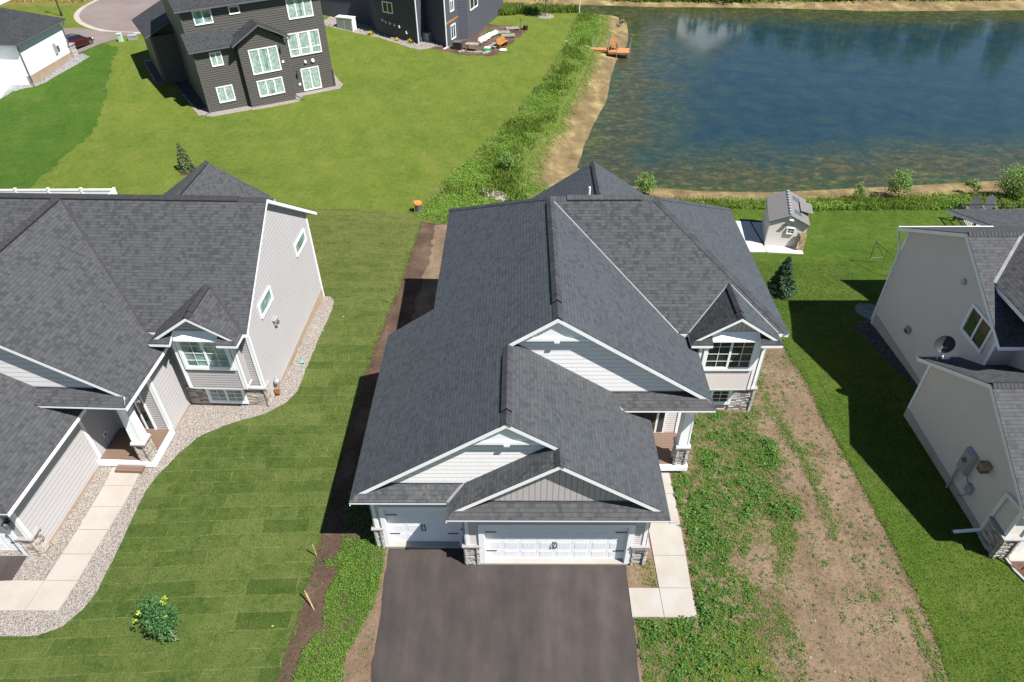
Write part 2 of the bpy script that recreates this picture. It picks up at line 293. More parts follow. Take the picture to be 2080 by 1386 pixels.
# ---------------------------------------------------------------- mesh builder
def V3(p): return Vector(p)
class MB:
    def __init__(s): s.v=[];s.f=[];s.m=[];s.mats=[]
    def mi(s,m):
        if m not in s.mats: s.mats.append(m)
        return s.mats.index(m)
    def poly(s,pts,m):
        b=len(s.v); s.v+= [tuple(p) for p in pts]; s.f.append(list(range(b,b+len(pts)))); s.m.append(s.mi(m)); return s
    def box(s,x0,x1,y0,y1,z0,z1,m):
        return s.obox((0,0,0),(1,0,0),(0,1,0),(0,0,1),x0,x1,y0,y1,z0,z1,m)
    def obox(s,o,a,b,c,a0,a1,b0,b1,c0,c1,m):
        o,a,b,c=V3(o),V3(a),V3(b),V3(c)
        P=[o+a*i+b*j+c*k for k in (c0,c1) for j in (b0,b1) for i in (a0,a1)]
        if a.cross(b).dot(c)*(a1-a0)*(b1-b0)*(c1-c0)<0: F=[(0,1,3,2),(4,6,7,5),(0,4,5,1),(2,3,7,6),(0,2,6,4),(1,5,7,3)]
        else: F=[(0,2,3,1),(4,5,7,6),(0,1,5,4),(2,6,7,3),(0,4,6,2),(1,3,7,5)]
        n=len(s.v); s.v+=[tuple(p) for p in P]
        for f in F: s.f.append([n+i for i in f]); s.m.append(s.mi(m))
        return s
    def bar(s,p,q,w,h,m,up=(0,0,1)):
        p,q=V3(p),V3(q); a=(q-p); l=a.length; a.normalize(); b=V3(up).cross(a)
        if b.length<1e-4: b=Vector((1,0,0)).cross(a)
        b.normalize(); c=a.cross(b)
        return s.obox(p,a,b,c,0,l,-w/2,w/2,-h/2,h/2,m)
    def cyl(s,p,q,r0,r1,m,n=8,caps=True):
        p,q=V3(p),V3(q); a=(q-p).normalized(); b=a.orthogonal().normalized(); c=a.cross(b); k=len(s.v)
        for (o,r) in ((p,r0),(q,r1)):
            for i in range(n): t=2*math.pi*i/n; s.v.append(tuple(o+b*(r*math.cos(t))+c*(r*math.sin(t))))
        mi=s.mi(m)
        for i in range(n): s.f.append([k+i,k+(i+1)%n,k+n+(i+1)%n,k+n+i]); s.m.append(mi)
        if caps: s.f.append([k+i for i in range(n)][::-1]); s.m.append(mi); s.f.append([k+n+i for i in range(n)]); s.m.append(mi)
        return s
    def tube(s,pts,r,m,n=8):
        for a,b in zip(pts,pts[1:]): s.cyl(a,b,r,r,m,n)
        return s
    def slab(s,pts,th,mt,ms):
        """sloping sheet: top face mt, underside and edges ms, thickness straight down"""
        n=V3(pts[1]).__sub__(V3(pts[0])).cross(V3(pts[2])-V3(pts[1]))
        nn=Vector((0,0,0))
        for i in range(len(pts)):
            a,b=V3(pts[i]),V3(pts[(i+1)%len(pts)]); nn+=a.cross(b)
        if nn.z<0: pts=pts[::-1]
        s.poly(pts,mt); lo=[(p[0],p[1],p[2]-th) for p in pts]; s.poly(lo[::-1],ms)
        for i in range(len(pts)):
            j=(i+1)%len(pts); s.poly([pts[i],lo[i],lo[j],pts[j]],ms)
        return s
    def blob(s,c,r,m,seg=8,rings=5,jit=0):
        c=V3(c); k=len(s.v); mi=s.mi(m)
        for i in range(rings+1):
            ph=math.pi*i/rings
            for j in range(seg):
                th=2*math.pi*j/seg; q=1+random.uniform(-jit,jit)
                s.v.append((c.x+r[0]*q*math.sin(ph)*math.cos(th),c.y+r[1]*q*math.sin(ph)*math.sin(th),c.z+r[2]*q*math.cos(ph)))
        for i in range(rings):
            for j in range(seg):
                s.f.append([k+i*seg+j,k+(i+1)*seg+j,k+(i+1)*seg+(j+1)%seg,k+i*seg+(j+1)%seg]); s.m.append(mi)
        return s
    def build(s,name,parent=None,smooth=False):
        me=bpy.data.meshes.new(name); me.from_pydata(s.v,[],s.f); me.update()
        for m in s.mats: me.materials.append(m)
        me.polygons.foreach_set('material_index',s.m)
        ul=me.uv_layers.new(name='UVMap'); uvs=np.zeros(len(me.loops)*2)
        vs_=s.v
        for p in me.polygons:
            n=p.normal
            if abs(n.z)>.995 or n.length<.5: a=(1,0,0); b=(0,1,0)
            else:
                A=Vector((0,0,1)).cross(n).normalized(); B=n.cross(A); a=tuple(A); b=tuple(B)
            for li,vi in zip(p.loop_indices,p.vertices):
                q=vs_[vi]; uvs[2*li]=q[0]*a[0]+q[1]*a[1]+q[2]*a[2]; uvs[2*li+1]=q[0]*b[0]+q[1]*b[1]+q[2]*b[2]
        ul.data.foreach_set('uv',uvs)
        if smooth: me.polygons.foreach_set('use_smooth',[True]*len(me.polygons))
        o=bpy.data.objects.new(name,me); COL.objects.link(o)
        if parent: o.parent=parent
        return o
def tag(o,label=None,cat=None,group=None,kind=None):
    if label: o['label']=label
    if cat: o['category']=cat
    if group: o['group']=group
    if kind: o['kind']=kind
    return o
def thing(name,label,cat,loc=(0,0,0),rz=0,group=None):
    o=bpy.data.objects.new(name,None); COL.objects.link(o); o.location=loc; o.rotation_euler=(0,0,rz); o.empty_display_size=.2
    return tag(o,label,cat,group)
def npmesh(name,verts,faces,m,parent=None):
    me=bpy.data.meshes.new(name); nv=len(verts); nf=len(faces); k=faces.shape[1]
    me.vertices.add(nv); me.vertices.foreach_set('co',verts.astype(np.float32).ravel())
    me.loops.add(nf*k); me.loops.foreach_set('vertex_index',faces.astype(np.int32).ravel())
    me.polygons.add(nf); me.polygons.foreach_set('loop_start',np.arange(nf,dtype=np.int32)*k)
    me.update(calc_edges=True); me.validate()
    me.materials.append(m); o=bpy.data.objects.new(name,me); COL.objects.link(o)
    if parent: o.parent=parent
    return o
def copy_tree(o,parent=None):
    c=o.copy(); COL.objects.link(c)
    if parent: c.parent=parent
    for ch in list(o.children): copy_tree(ch,c)
    return c
# ---------------------------------------------------------------- terrain height
WL=-4.0
POND=[(3.5,39.9),(4.3,43.8),(5.7,49.3),(7.5,55.2),(8.0,59.0),(9.0,64.2),(9.6,66.9),(11.6,73.0),(12.3,77.8),(12.7,82.6),(11.5,85.5),(9.4,86.5),(5.2,87.9),(0.3,89.0),(-6.1,90.7),(-12.2,92.0),(-12.3,93.6),(-5.2,92.3),(3.2,91.2),(8.8,91.3),(18.3,89.8),(23.5,89.6),(31.0,89.1),(41.5,87.8),(46.6,86.9),(66.6,86.9),(87.0,86.0),(58.0,35.9),(39.0,37.2),(36.3,37.0),(30.2,36.4),(25.6,35.9),(18.2,35.3),(13.6,35.5),(9.7,36.0),(6.4,36.7),(4.3,38.1)]
XS=[-120,-75,-55,-40,-30,-20,-12,-8,0,8,12,18,30,60,140]
YS=[-60,-15,0,8,16,22,28,36,46,56,70,90,120,260]
T=[
[-1.5]*15,
[-.8,-.8,-.8,-.8,-.7,-.6,-.5,-.5,-.45,-.5,-.5,-.5,-.5,-.6,-1],
[-.2,-.2,-.2,-.2,0,0,0,-.12,-.04,-.08,-.15,-.1,0,0,0],
[-.2,-.2,-.2,-.2,0,0,-.02,-.35,-.2,-.3,-.35,-.3,0,0,0],
[-.5,-.5,-.5,-.5,-.5,-.4,-.5,-.6,-.7,-.8,-.9,-.9,-.8,-.8,-.8],
[-1,-1,-1,-1,-1,-1,-1.1,-1.4,-1.8,-2.0,-2.2,-2.3,-2.3,-2.3,-2.3],
[-1.5,-1.5,-1.5,-1.6,-1.7,-1.8,-2,-2.3,-2.8,-3,-3.1,-3.1,-3.1,-3.1,-3.1],
[-1.5,-1.5,-1.7,-2,-2.3,-2.5,-2.8,-3,-3.1,-3.2,-3.2,-3.2,-3.2,-3.2,-3.2],
[-1.2,-1.3,-1.8,-2.3,-2.8,-2.9,-3,-3,-3.1,-3.2,-3.2,-3.2,-3.2,-3.2,-3.2],
[-.8,-1,-1.5,-2,-2.6,-3,-3,-3,-3.1,-3.2,-3.2,-3.2,-3.2,-3.2,-3.2],
[-.5,-.6,-.8,-.9,-1.4,-2.3,-2.6,-2.9,-3.1,-3.2,-3.2,-3.2,-3.2,-3.2,-3.2],
[-.5,-.5,-.6,-.7,-1,-1.6,-2.2,-2.7,-3,-3.2,-3.2,-3.2,-3.2,-3.2,-3.2],
[-.5,-.5,-.5,-.5,-.8,-1.2,-1.8,-2.5,-2.6,-2.6,-2.6,-2.6,-2.6,-2.6,-2.6],
[0]*15]
def sd(poly,x,y):
    p=np.asarray(poly,float);x=np.asarray(x,float);y=np.asarray(y,float)
    d=np.full(x.shape,1e9);ins=np.zeros(x.shape,bool)
    for i in range(len(p)):
        a=p[i-1];b=p[i];e=b-a
        t=np.clip(((x-a[0])*e[0]+(y-a[1])*e[1])/(e@e),0,1)
        d=np.minimum(d,np.hypot(x-a[0]-t*e[0],y-a[1]-t*e[1]))
        c=(a[1]>y)!=(b[1]>y)
        with np.errstate(all='ignore'): xi=a[0]+(y-a[1])/(b[1]-a[1]+1e-12)*e[0]
        ins^=c&(x<xi)
    return np.where(ins,-d,d)
GX=np.arange(-124,145,1.);GY=np.arange(-64,265,1.)
def _mk():
    xi=np.interp(GX,XS,range(len(XS)));yi=np.interp(GY,YS,range(len(YS)))
    T_=np.array(T,float)
    rows=np.array([np.interp(GX,XS,r) for r in T_]) # len(YS) x GX
    g=np.array([np.interp(GY,YS,rows[:,i]) for i in range(len(GX))]).T
    k=np.exp(-np.arange(-5,6)**2/(2*1.8**2));k/=k.sum()
    g=np.pad(g,5,mode='edge')
    g=np.apply_along_axis(lambda v:np.convolve(v,k,'valid'),0,g)
    g=np.apply_along_axis(lambda v:np.convolve(v,k,'valid'),1,g)
    return g
G=_mk()
def H(x,y,pond=None):
    x=np.asarray(x,float);y=np.asarray(y,float)
    fx=np.clip(x-GX[0],0,len(GX)-1.001);fy=np.clip(y-GY[0],0,len(GY)-1.001)
    i=fx.astype(int);j=fy.astype(int);u=fx-i;v=fy-j
    z=(G[j,i]*(1-u)+G[j,i+1]*u)*(1-v)+(G[j+1,i]*(1-u)+G[j+1,i+1]*u)*v
    if pond is not None:
        d=sd(pond,x,y)
        cap=np.where(d>0,WL+.1*d+.02*d*d,WL+np.maximum(d*.16,-1.2))
        z=np.where(d<0,cap,np.minimum(z,cap))
    return z
def noise2(x,y,s=1.0,seed=0):
    """cheap smooth value noise in numpy"""
    x=np.asarray(x,float)*s; y=np.asarray(y,float)*s
    i=np.floor(x).astype(np.int64); j=np.floor(y).astype(np.int64); u=x-i; v=y-j; u=u*u*(3-2*u); v=v*v*(3-2*v)
    def h(a,b):
        n=(a*374761393+b*668265263+seed*1442695041)&0x7fffffff; n=((n^(n>>13))*1274126177)&0x7fffffff
        return ((n^(n>>16))&0xffff)/65535.
    return (h(i,j)*(1-u)+h(i+1,j)*u)*(1-v)+(h(i,j+1)*(1-u)+h(i+1,j+1)*u)*v
XG=np.concatenate([[-2500,-900,-400,-200],GX,[200,400,900,2500]]); YG=np.concatenate([[-2500,-900,-400,-150],GY,[330,500,900,2500]])
_xx,_yy=np.meshgrid(XG,YG); ZG=H(_xx,_yy,POND)
_nz=(noise2(_xx,_yy,.35,3)-.5)*.10+(noise2(_xx,_yy,.12,5)-.5)*.12
_far=np.clip((np.hypot(_xx,_yy-5)-16)/20,0,1); ZG=ZG+_nz*_far*(sd(POND,_xx,_yy)>2)
def tri(i,j,x,y):
    u=(x-XG[i])/(XG[i+1]-XG[i]); v=(y-YG[j])/(YG[j+1]-YG[j])
    a,b,c,d=ZG[j,i],ZG[j,i+1],ZG[j+1,i+1],ZG[j+1,i]
    return np.where(u>=v,a+(b-a)*u+(c-b)*v,a+(d-a)*v+(c-d)*u)
def zat(x,y):
    x=np.asarray(x,float); y=np.asarray(y,float)
    i=np.clip(np.searchsorted(XG,x,side='right')-1,0,len(XG)-2); j=np.clip(np.searchsorted(YG,y,side='right')-1,0,len(YG)-2)
    r=tri(i,j,x,y); return float(r) if r.ndim==0 else r
def _ground():
    nx,ny=len(XG),len(YG); v=np.stack([_xx.ravel(),_yy.ravel(),ZG.ravel()],1)
    i,j=np.meshgrid(np.arange(nx-1),np.arange(ny-1)); a=(j*nx+i).ravel()
    f=np.concatenate([np.stack([a,a+1,a+nx+1],1),np.stack([a,a+nx+1,a+nx],1)])
    o=npmesh('ground',v,f,m_lawn); tag(o,kind='structure')
_ground()
def _clip(sub,x,y,keep):
    out=[]
    for k in range(len(sub)):
        p,q=sub[k-1],sub[k]; a,b=keep(p),keep(q)
        if (a>=0)!=(b>=0):
            t=a/(a-b); out.append((p[0]+(q[0]-p[0])*t,p[1]+(q[1]-p[1])*t))
        if b>=0: out.append(q)
    return out
def rough(poly,step=.35,amp=.05):
    out=[]
    for k in range(len(poly)):
        p,q=poly[k-1],poly[k]; d=math.hypot(q[0]-p[0],q[1]-p[1]); n=max(1,min(80,int(d/step)))
        for i in range(n):
            t=i/n; x=p[0]+(q[0]-p[0])*t; y=p[1]+(q[1]-p[1])*t
            nx,ny=(-(q[1]-p[1])/(d+1e-9),(q[0]-p[0])/(d+1e-9))
            a=amp*(2*float(noise2(x,y,2.3,11))-1)+amp*.6*(2*float(noise2(x,y,7.,12))-1)
            out.append((x+nx*a,y+ny*a))
    return out
def drape(name,poly,off,m,kind='structure'):
    """lay a region on the terrain: the polygon cut by the terrain's own triangles, lifted by off"""
    P=np.array(poly,float); vs_=[];fs=[]
    i0=max(0,np.searchsorted(XG,P[:,0].min())-1); i1=min(len(XG)-1,np.searchsorted(XG,P[:,0].max()))
    j0=max(0,np.searchsorted(YG,P[:,1].min())-1); j1=min(len(YG)-1,np.searchsorted(YG,P[:,1].max()))
    for j in range(j0,j1):
        ya,yb=YG[j],YG[j+1]
        row=_clip(_clip(poly,0,0,lambda p:p[1]-ya),0,0,lambda p:yb-p[1])
        if len(row)<3: continue
        cx=np.arange(i0,i1); inside=sd(P,(XG[cx]+XG[cx+1])/2,np.full(len(cx),(ya+yb)/2))<-.75
        for i,ins in zip(cx,inside):
            xa,xb=XG[i],XG[i+1]
            if ins and xb-xa<1.5:
                sq=[(xa,ya),(xb,ya),(xb,yb),(xa,yb)]; parts=[[sq[0],sq[1],sq[2]],[sq[0],sq[2],sq[3]]]
            else:
                c=_clip(_clip(row,0,0,lambda p:p[0]-xa),0,0,lambda p:xb-p[0])
                if len(c)<3: continue
                k=lambda p:(p[0]-xa)/(xb-xa)-(p[1]-ya)/(yb-ya)
                parts=[_clip(c,0,0,k),_clip(c,0,0,lambda p:-k(p))]
            for t in parts:
                if len(t)<3: continue
                z=[float(tri(i,j,p[0],p[1]))+off for p in t]
                b=len(vs_); vs_+= [(p[0],p[1],zz) for p,zz in zip(t,z)]
                if len(t)==3: fs.append((b,b+1,b+2))
                else:
                    for tr in tessellate_polygon([[Vector((p[0],p[1],0)) for p in t]]): fs.append(tuple(b+q for q in tr))
    V=np.array(vs_); F=np.array(fs)
    A=V[F[:,0]];B=V[F[:,1]];C_=V[F[:,2]]; cr=(B[:,0]-A[:,0])*(C_[:,1]-A[:,1])-(B[:,1]-A[:,1])*(C_[:,0]-A[:,0])
    F=F[np.abs(cr)>1e-7]; cr=cr[np.abs(cr)>1e-7]; F[cr<0]=F[cr<0][:,::-1]
    o=npmesh(name,V,F,m); return tag(o,kind=kind)
# ---------------------------------------------------------------- ground regions
SODR=[(-7.99,28.16),(-8.05,20.91),(-8.04,18.03),(-8.22,16.38),(-8.31,14.6),(-8.42,13.07),(-8.51,11.71),(-8.58,10.07),(-8.6,1.18),(-8.57,.26),(-8.61,-1.74),(-8.73,-2.62),(-8.76,-4.2),(-8.8,-14)]
drape('lawn_sod',rough([(-35,-14),(-35,29),(-18.31,28.93),(-15.48,29.32),(-8.41,29.39)]+SODR,.3,.035),.006,m_sod)
drape('lawn_dark',rough([(-44.9,63.6),(-44.1,60.9),(-42.6,56),(-40.73,51.22),(-38.27,43.49),(-37.95,37.2),(-37.41,32.15),(-36,22),(-90,22),(-90,66),(-49,66.5)],.5,.25),.005,m_lawnD)
drape('lawn_right',rough([(12,-14),(12.01,-4.01),(12.26,-2.5),(12.31,-.12),(12.3,1.12),(12.2,4.4),(12.01,7.38),(12.07,9.7),(11.93,12),(11.98,13.46),(10.6,17.5),(9.6,21.5),(9.2,31.4),(14.7,31.35),(19.9,31.0),(27,30.9),(35,31),(60,31),(60,-14)],.3,.06),.006,m_lawnR)
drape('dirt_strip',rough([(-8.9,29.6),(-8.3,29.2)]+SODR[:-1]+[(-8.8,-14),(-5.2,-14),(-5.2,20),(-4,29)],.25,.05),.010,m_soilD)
drape('dirt_edge',rough([(-6.75,.7),(-5.95,.7),(-5.9,-4),(-5.7,-8),(-7.2,-8),(-7,-4.5),(-6.75,-3),(-6.4,-1.8),(-6.25,-.4)],.2,.08),.014,m_soil)
drape('dirt_patch',rough([(-7.05,27.4),(-6.9,24),(-6.75,21),(-6.9,18.9),(-6.9,13.6),(-4,13.6),(-4,27.5)],.25,.12),.014,m_soil)
drape('dirt_yard',rough([(2,-14),(12.05,-14),(12.01,-4.01),(12.26,-2.5),(12.31,-.12),(12.3,1.12),(12.2,4.4),(12.01,7.38),(12.07,9.7),(11.93,12),(11.98,13.46),(10.6,17.5),(9.6,21.5),(9.2,31.4),(2,31.8),(-5.3,30.5),(-5.3,18),(2,18)],.2,.06),.012,m_soil)
GRAV=[(-15.95,8.),(-12.31,8.1),(-12.05,16.1),(-12.05,16.9),(-11.65,16.9),(-11.38,16.4),(-11.3,15.32),(-11.38,13.29),(-11.42,8.9),(-11.7,8.1),(-12.43,7.4),(-14.0,6.65),(-14.9,5.9),(-15.35,5.),(-15.75,3.91),(-15.91,3.1),(-15.89,2.13),(-15.79,.02),(-15.83,-1.22),(-16.0,-1.84),(-16.4,-2.4),(-17.1,-2.72),(-18.3,-2.76),(-26,-2.8),(-26,.5),(-24,8)]
drape('gravel_bed',rough(GRAV,.3,.03),.016,m_gravel)
drape('driveway_left',[(-30,.2),(-18.98,.2),(-19.0,-.8),(-19.12,-1.34),(-19.3,-2),(-19.5,-14),(-30,-14)],.020,m_asph)
drape('driveway',rough([(-6.02,.7),(-5.96,-.42),(-5.93,-1.56),(-5.92,-2.6),(-5.86,-4.11),(-5.6,-14),(2.35,-14),(2.49,-4.08),(2.51,-3.23),(2.53,-2.04),(2.49,-.95),(2.54,.1),(-3.1,.1),(-3.1,.75)],.25,.03),.020,m_asph)
BEACH=[(-12,93.2),(-6,90.2),(.3,88.7),(5,87.6),(9.62,85.5),(9.16,77.4),(8.08,72.),(6.79,67.4),(6.25,64.),(5.03,58.8),(4.08,54.8),(2.94,51.6),(2.43,47.5),(.82,43.),(-.5,39.3),(-.6,33.9),(2,33.2),(8,33.6),(11.1,33.7),(16.8,33.6),(21.4,33.9),(28.4,33.9),(36.9,34),(60,34),(100,80),(87,92.5),(60,92.3),(30,93.3),(8,94),(-5,95)]
drape('beach',rough(BEACH,.4,.28),.012,m_beach)
drape('far_bank',rough([(-20,94.5),(-5,94.8),(8,93.8),(15,91.8),(30,91),(60,90),(95,90),(130,95),(130,240),(-60,240),(-60,100),(-30,97)],.8,.4),.02,m_bank)
drape('meadow',rough([(-130,75),(-60,79),(-56.2,79),(-55.4,84),(-52,92),(-45,120),(-130,140)],.6,.3),.008,m_meadow)
# street: bulb of the cul-de-sac with a concrete kerb, and the drive to the white house
import itertools
def arc(cx,cy,rx,ry,a0,a1,n=28): return [(cx+rx*math.cos(R(a0+(a1-a0)*k/n)),cy+ry*math.sin(R(a0+(a1-a0)*k/n))) for k in range(n+1)]
SC=(-44.6,79.6)
bulb=arc(SC[0],SC[1],10.9,11.0,-86,-245,36)
drape('kerb',[(-44,68.3)]+arc(SC[0],SC[1],11.5,11.6,-88,-245,36)+[(-40,128),(-26,128),(-30,92),(-31,76),(-36,69)],.012,m_concL)
drape('street',[(-44,68.9)]+bulb+[(-38.4,128),(-28,128),(-31,92),(-32,77),(-36.5,70)],.024,m_street)
drape('driveway_white_house',[(-44.9,68.3),(-46.04,66.4),(-47.4,64.6),(-48.4,62.8),(-48.9,61.6),(-55,61.6),(-55,69.8),(-52,69.9),(-49.3,68.9)],.030,m_street)
drape('gravel_white_house',rough([(-52,46),(-50.1,50),(-50.0,52.0),(-49.2,52.9),(-48.5,53.3),(-48.1,54.5),(-47.9,56.5),(-47.3,59.4),(-46.9,61.4),(-48.1,62.3),(-49.2,61.6),(-58,55)],.3,.05),.022,m_gravg)
drape('gravel_black_house',rough([(-30.6,48.2),(-29.6,47.9),(-26.5,49.7),(-26.2,49.6),(-22.6,51.9),(-22.6,53.6),(-19.4,55.7),(-19.3,56.9),(-21,60),(-39.4,61.4),(-40.9,60.5),(-37.6,55.2),(-35.9,55.6),(-30.8,48.0)],.25,.05),.016,m_gravel)
drape('rock_bed_black_house',rough([(-31.3,49.2),(-35.9,55.5),(-37.5,55.3),(-40.7,60.3),(-39,61),(-32,60),(-28,54)],.25,.05),.024,m_rockd)  # rock border; the shade beside the wall is put into its dark colour
drape('gravel_blue_house',rough([(-25.5,73.6),(-20.8,72.0),(-17.6,70.8),(-13.6,67.7),(-12.6,67.2),(-11.6,67.7),(-10.9,68.5),(-9.4,67.9),(-10,75),(-24,80)],.25,.08),.016,m_gravel)
drape('dirt_blue_house',rough([(-11.4,67.7),(-8,66.0),(-3.82,66.0),(-2.9,69),(-.3,75.9),(-1.8,77.4),(-5.6,77.9),(-9,76)],.3,.25),.010,m_soilD)
drape('turf_patch',rough([(-5.6,73.2),(-2.2,72.6),(-1.9,74.3),(-5.4,75.6)],.3,.2),.018,m_lawnD)
drape('rock_bed_right',rough([(16.1,14.4),(16.45,14.8),(17,14.9),(19,14.6),(19,9.4),(16.85,9.5),(16.5,11.4)],.25,.03),.016,m_rockd)
drape('rock_well_right',rough(arc(17.6,15.9,.75,1.0,0,340,20),.25,.03),.018,m_gravg)
drape('flower_bed_right',rough([(16.05,.5),(16.1,-.2),(16.6,-1.6),(17.1,-3.2),(19.5,-3.2),(20,.5)],.25,.03),.016,m_soilD)
drape('mulch_ring',rough(arc(-26.9,36.0,.85,.9,0,345,16),.3,.1),.012,m_mulch)
drape('stone_ring',rough(arc(2.0,82.0,1.1,1.2,0,345,16),.3,.12),.014,m_gravel)
# mowed edge and concrete slabs
def slabs(name,polys,m,th=.1,lift=.05):
    b=MB()
    for p in polys:
        cx=sum(q[0] for q in p)/len(p); cy=sum(q[1] for q in p)/len(p)
        q=[(cx+(a-cx)*.995,cy+(c-cy)*.995) for a,c in p]
        b.slab([(a,c,zat(a,c)+lift) for a,c in q],th,m,m)
    return tag(b.build(name),kind='structure')
slabs('front_walk',[[(3.5,4.15),(4.75,4.15),(4.75,3.1),(3.5,3.1)],[(3.5,3.09),(4.75,3.09),(4.74,1.72),(3.53,1.72)],[(3.53,1.71),(4.74,1.71),(4.70,.33),(3.54,.33)],[(3.54,.32),(4.70,.32),(4.65,-.94),(3.55,-.94)],[(3.55,-.95),(4.65,-.95),(4.66,-2.0),(3.57,-2.0)],[(2.5,-.95),(3.54,-.95),(3.56,-2.0),(2.5,-2.0)]],m_conc)
slabs('garden_path',[[(-17.73,4.27),(-16.53,4.24),(-16.46,3.35),(-17.66,3.35)],[(-17.66,3.34),(-16.46,3.34),(-16.47,2.34),(-17.67,2.34)],[(-17.67,2.33),(-16.47,2.33),(-16.54,1.3),(-17.68,1.3)],[(-17.68,1.29),(-16.54,1.29),(-16.61,.27),(-17.75,.27)],[(-17.75,.26),(-16.61,.26),(-16.66,-.77),(-17.83,-.77)],[(-17.83,-.78),(-16.66,-.78),(-16.79,-1.88),(-17.93,-1.88)],[(-17.84,-.78),(-19.07,-.78),(-19.2,-1.88),(-17.94,-1.88)],[(-19.08,-.78),(-19.1,-1.88),(-21.3,-1.88),(-20.9,-.9)]],m_concL)
# garage aprons
b=MB(); b.box(-2.9,2.54,-.06,.3,-.2,-.02+.03,m_conc); b.box(-6.1,-3.2,.62,.95,-.25,-.0,m_conc); tag(b.build('garage_apron'),kind='structure')
# ---------------------------------------------------------------- water
def _water():
    m,t,b=mat('pond_water'); p=pos(t)
    at=N(t,'ShaderNodeAttribute',attribute_name='shore'); s=at.outputs['Fac']
    a=noise(t,.16,7,.68,p,.8); f=noise(t,1.3,8,.74,mapping(t,p,scale=(.8,1.15,1)),.6); q=noise(t,.45,6,.7,mapping(t,p,loc=(40,3,0)),.5)
    deep=ramp(t,q.outputs[0],[(.34,(.008,.024,.038)),(.55,(.014,.034,.042)),(.74,(.026,.042,.036))])
    near=ramp(t,f.outputs[0],[(.34,(.012,.030,.016)),(.50,(.036,.048,.016)),(.61,(.085,.082,.022)),(.74,(.17,.15,.04))])
    mat_=ramp(t,f.outputs[0],[(.30,(.016,.026,.016)),(.50,(.040,.038,.018)),(.74,(.12,.10,.04))])
    w=mth(t,'ADD',mth(t,'DIVIDE',s,11.0),mth(t,'MULTIPLY',mth(t,'SUBTRACT',a.outputs[0],.5),1.4))
    k=ramp(t,w,[(.0,(1,1,1)),(.55,(.45,.45,.45)),(1.0,(.0,.0,.0))]); k2=ramp(t,w,[(.08,(0,0,0)),(.16,(1,1,1)),(.36,(1,1,1)),(.5,(0,0,0))])
    c=mixc(t,mth(t,'MULTIPLY',k.outputs[0],.95),deep.outputs[0],near.outputs[0])
    c=mixc(t,mth(t,'MULTIPLY',k2.outputs[0],.6),c,mat_.outputs[0])
    L(t,c,b.inputs['Base Color']); b.inputs['IOR'].default_value=1.33
    rr=ramp(t,k2.outputs[0],[(0,(.045,.045,.045)),(1,(.2,.2,.2))]); L(t,rr.outputs[0],b.inputs['Roughness'])
    rp=noise(t,3.2,3,.5,mapping(t,p,scale=(.6,1.6,1))); rq=noise(t,.05,2,.5,p)
    bump(t,mth(t,'MULTIPLY',rp.outputs[0],mth(t,'ADD',rq.outputs[0],.3)),b,.16,.05)
    xs=np.arange(-14,104,1.); ys=np.arange(34,97,1.); X,Y=np.meshgrid(xs,ys); v=np.stack([X.ravel(),Y.ravel(),np.full(X.size,WL)],1)
    i,j=np.meshgrid(np.arange(len(xs)-1),np.arange(len(ys)-1)); a_=(j*len(xs)+i).ravel(); F=np.stack([a_,a_+1,a_+len(xs)+1,a_+len(xs)],1)
    o=npmesh('pond_water',v,F,m); tag(o,kind='structure')
    d=-sd(POND,v[:,0],v[:,1]); ly=o.data.attributes.new('shore','FLOAT','POINT'); ly.data.foreach_set('value',d.astype(np.float32))
_water()
# ---------------------------------------------------------------- building helpers
TP=.669
def ridge(mb,p,q,w,slope,lift,m,side=None,seg=.0):
    """a cap over a ridge or hip from p to q; seg>0 lays it as lapped pieces"""
    p,q=V3(p),V3(q); d=q-p; l=d.length; h=Vector((d.y,-d.x,0)).normalized()
    n=max(1,int(l/seg)) if seg else 1
    for k in range(n):
        a=p+d*(k/n); c=p+d*((k+1)/n); za=lift+(.018 if seg else 0); zc=lift
        dn=Vector((0,0,w*slope)); A=[a+h*w-dn+Vector((0,0,za)),a+Vector((0,0,za+.03)),a-h*w-dn+Vector((0,0,za))]; B=[c+h*w-dn+Vector((0,0,zc)),c+Vector((0,0,zc+.03)),c-h*w-dn+Vector((0,0,zc))]
        mb.poly([A[0],B[0],B[1],A[1]],m); mb.poly([A[1],B[1],B[2],A[2]],m)
        if seg: mb.poly([A[0],A[1],A[2],A[2]-Vector((0,0,.018)),A[1]-Vector((0,0,.018)),A[0]-Vector((0,0,.018))],m)
        if side:
            z=Vector((0,0,lift+.01))
            mb.poly([A[0],A[0]-z,B[0]-z,B[0]],side); mb.poly([A[2],B[2],B[2]-z,A[2]-z],side)
            if k==0: mb.poly([A[0],A[1],A[2],A[2]-z,A[1]-z,A[0]-z],side)
            if k==n-1: mb.poly([B[2],B[1],B[0],B[0]-z,B[1]-z,B[2]-z],side)
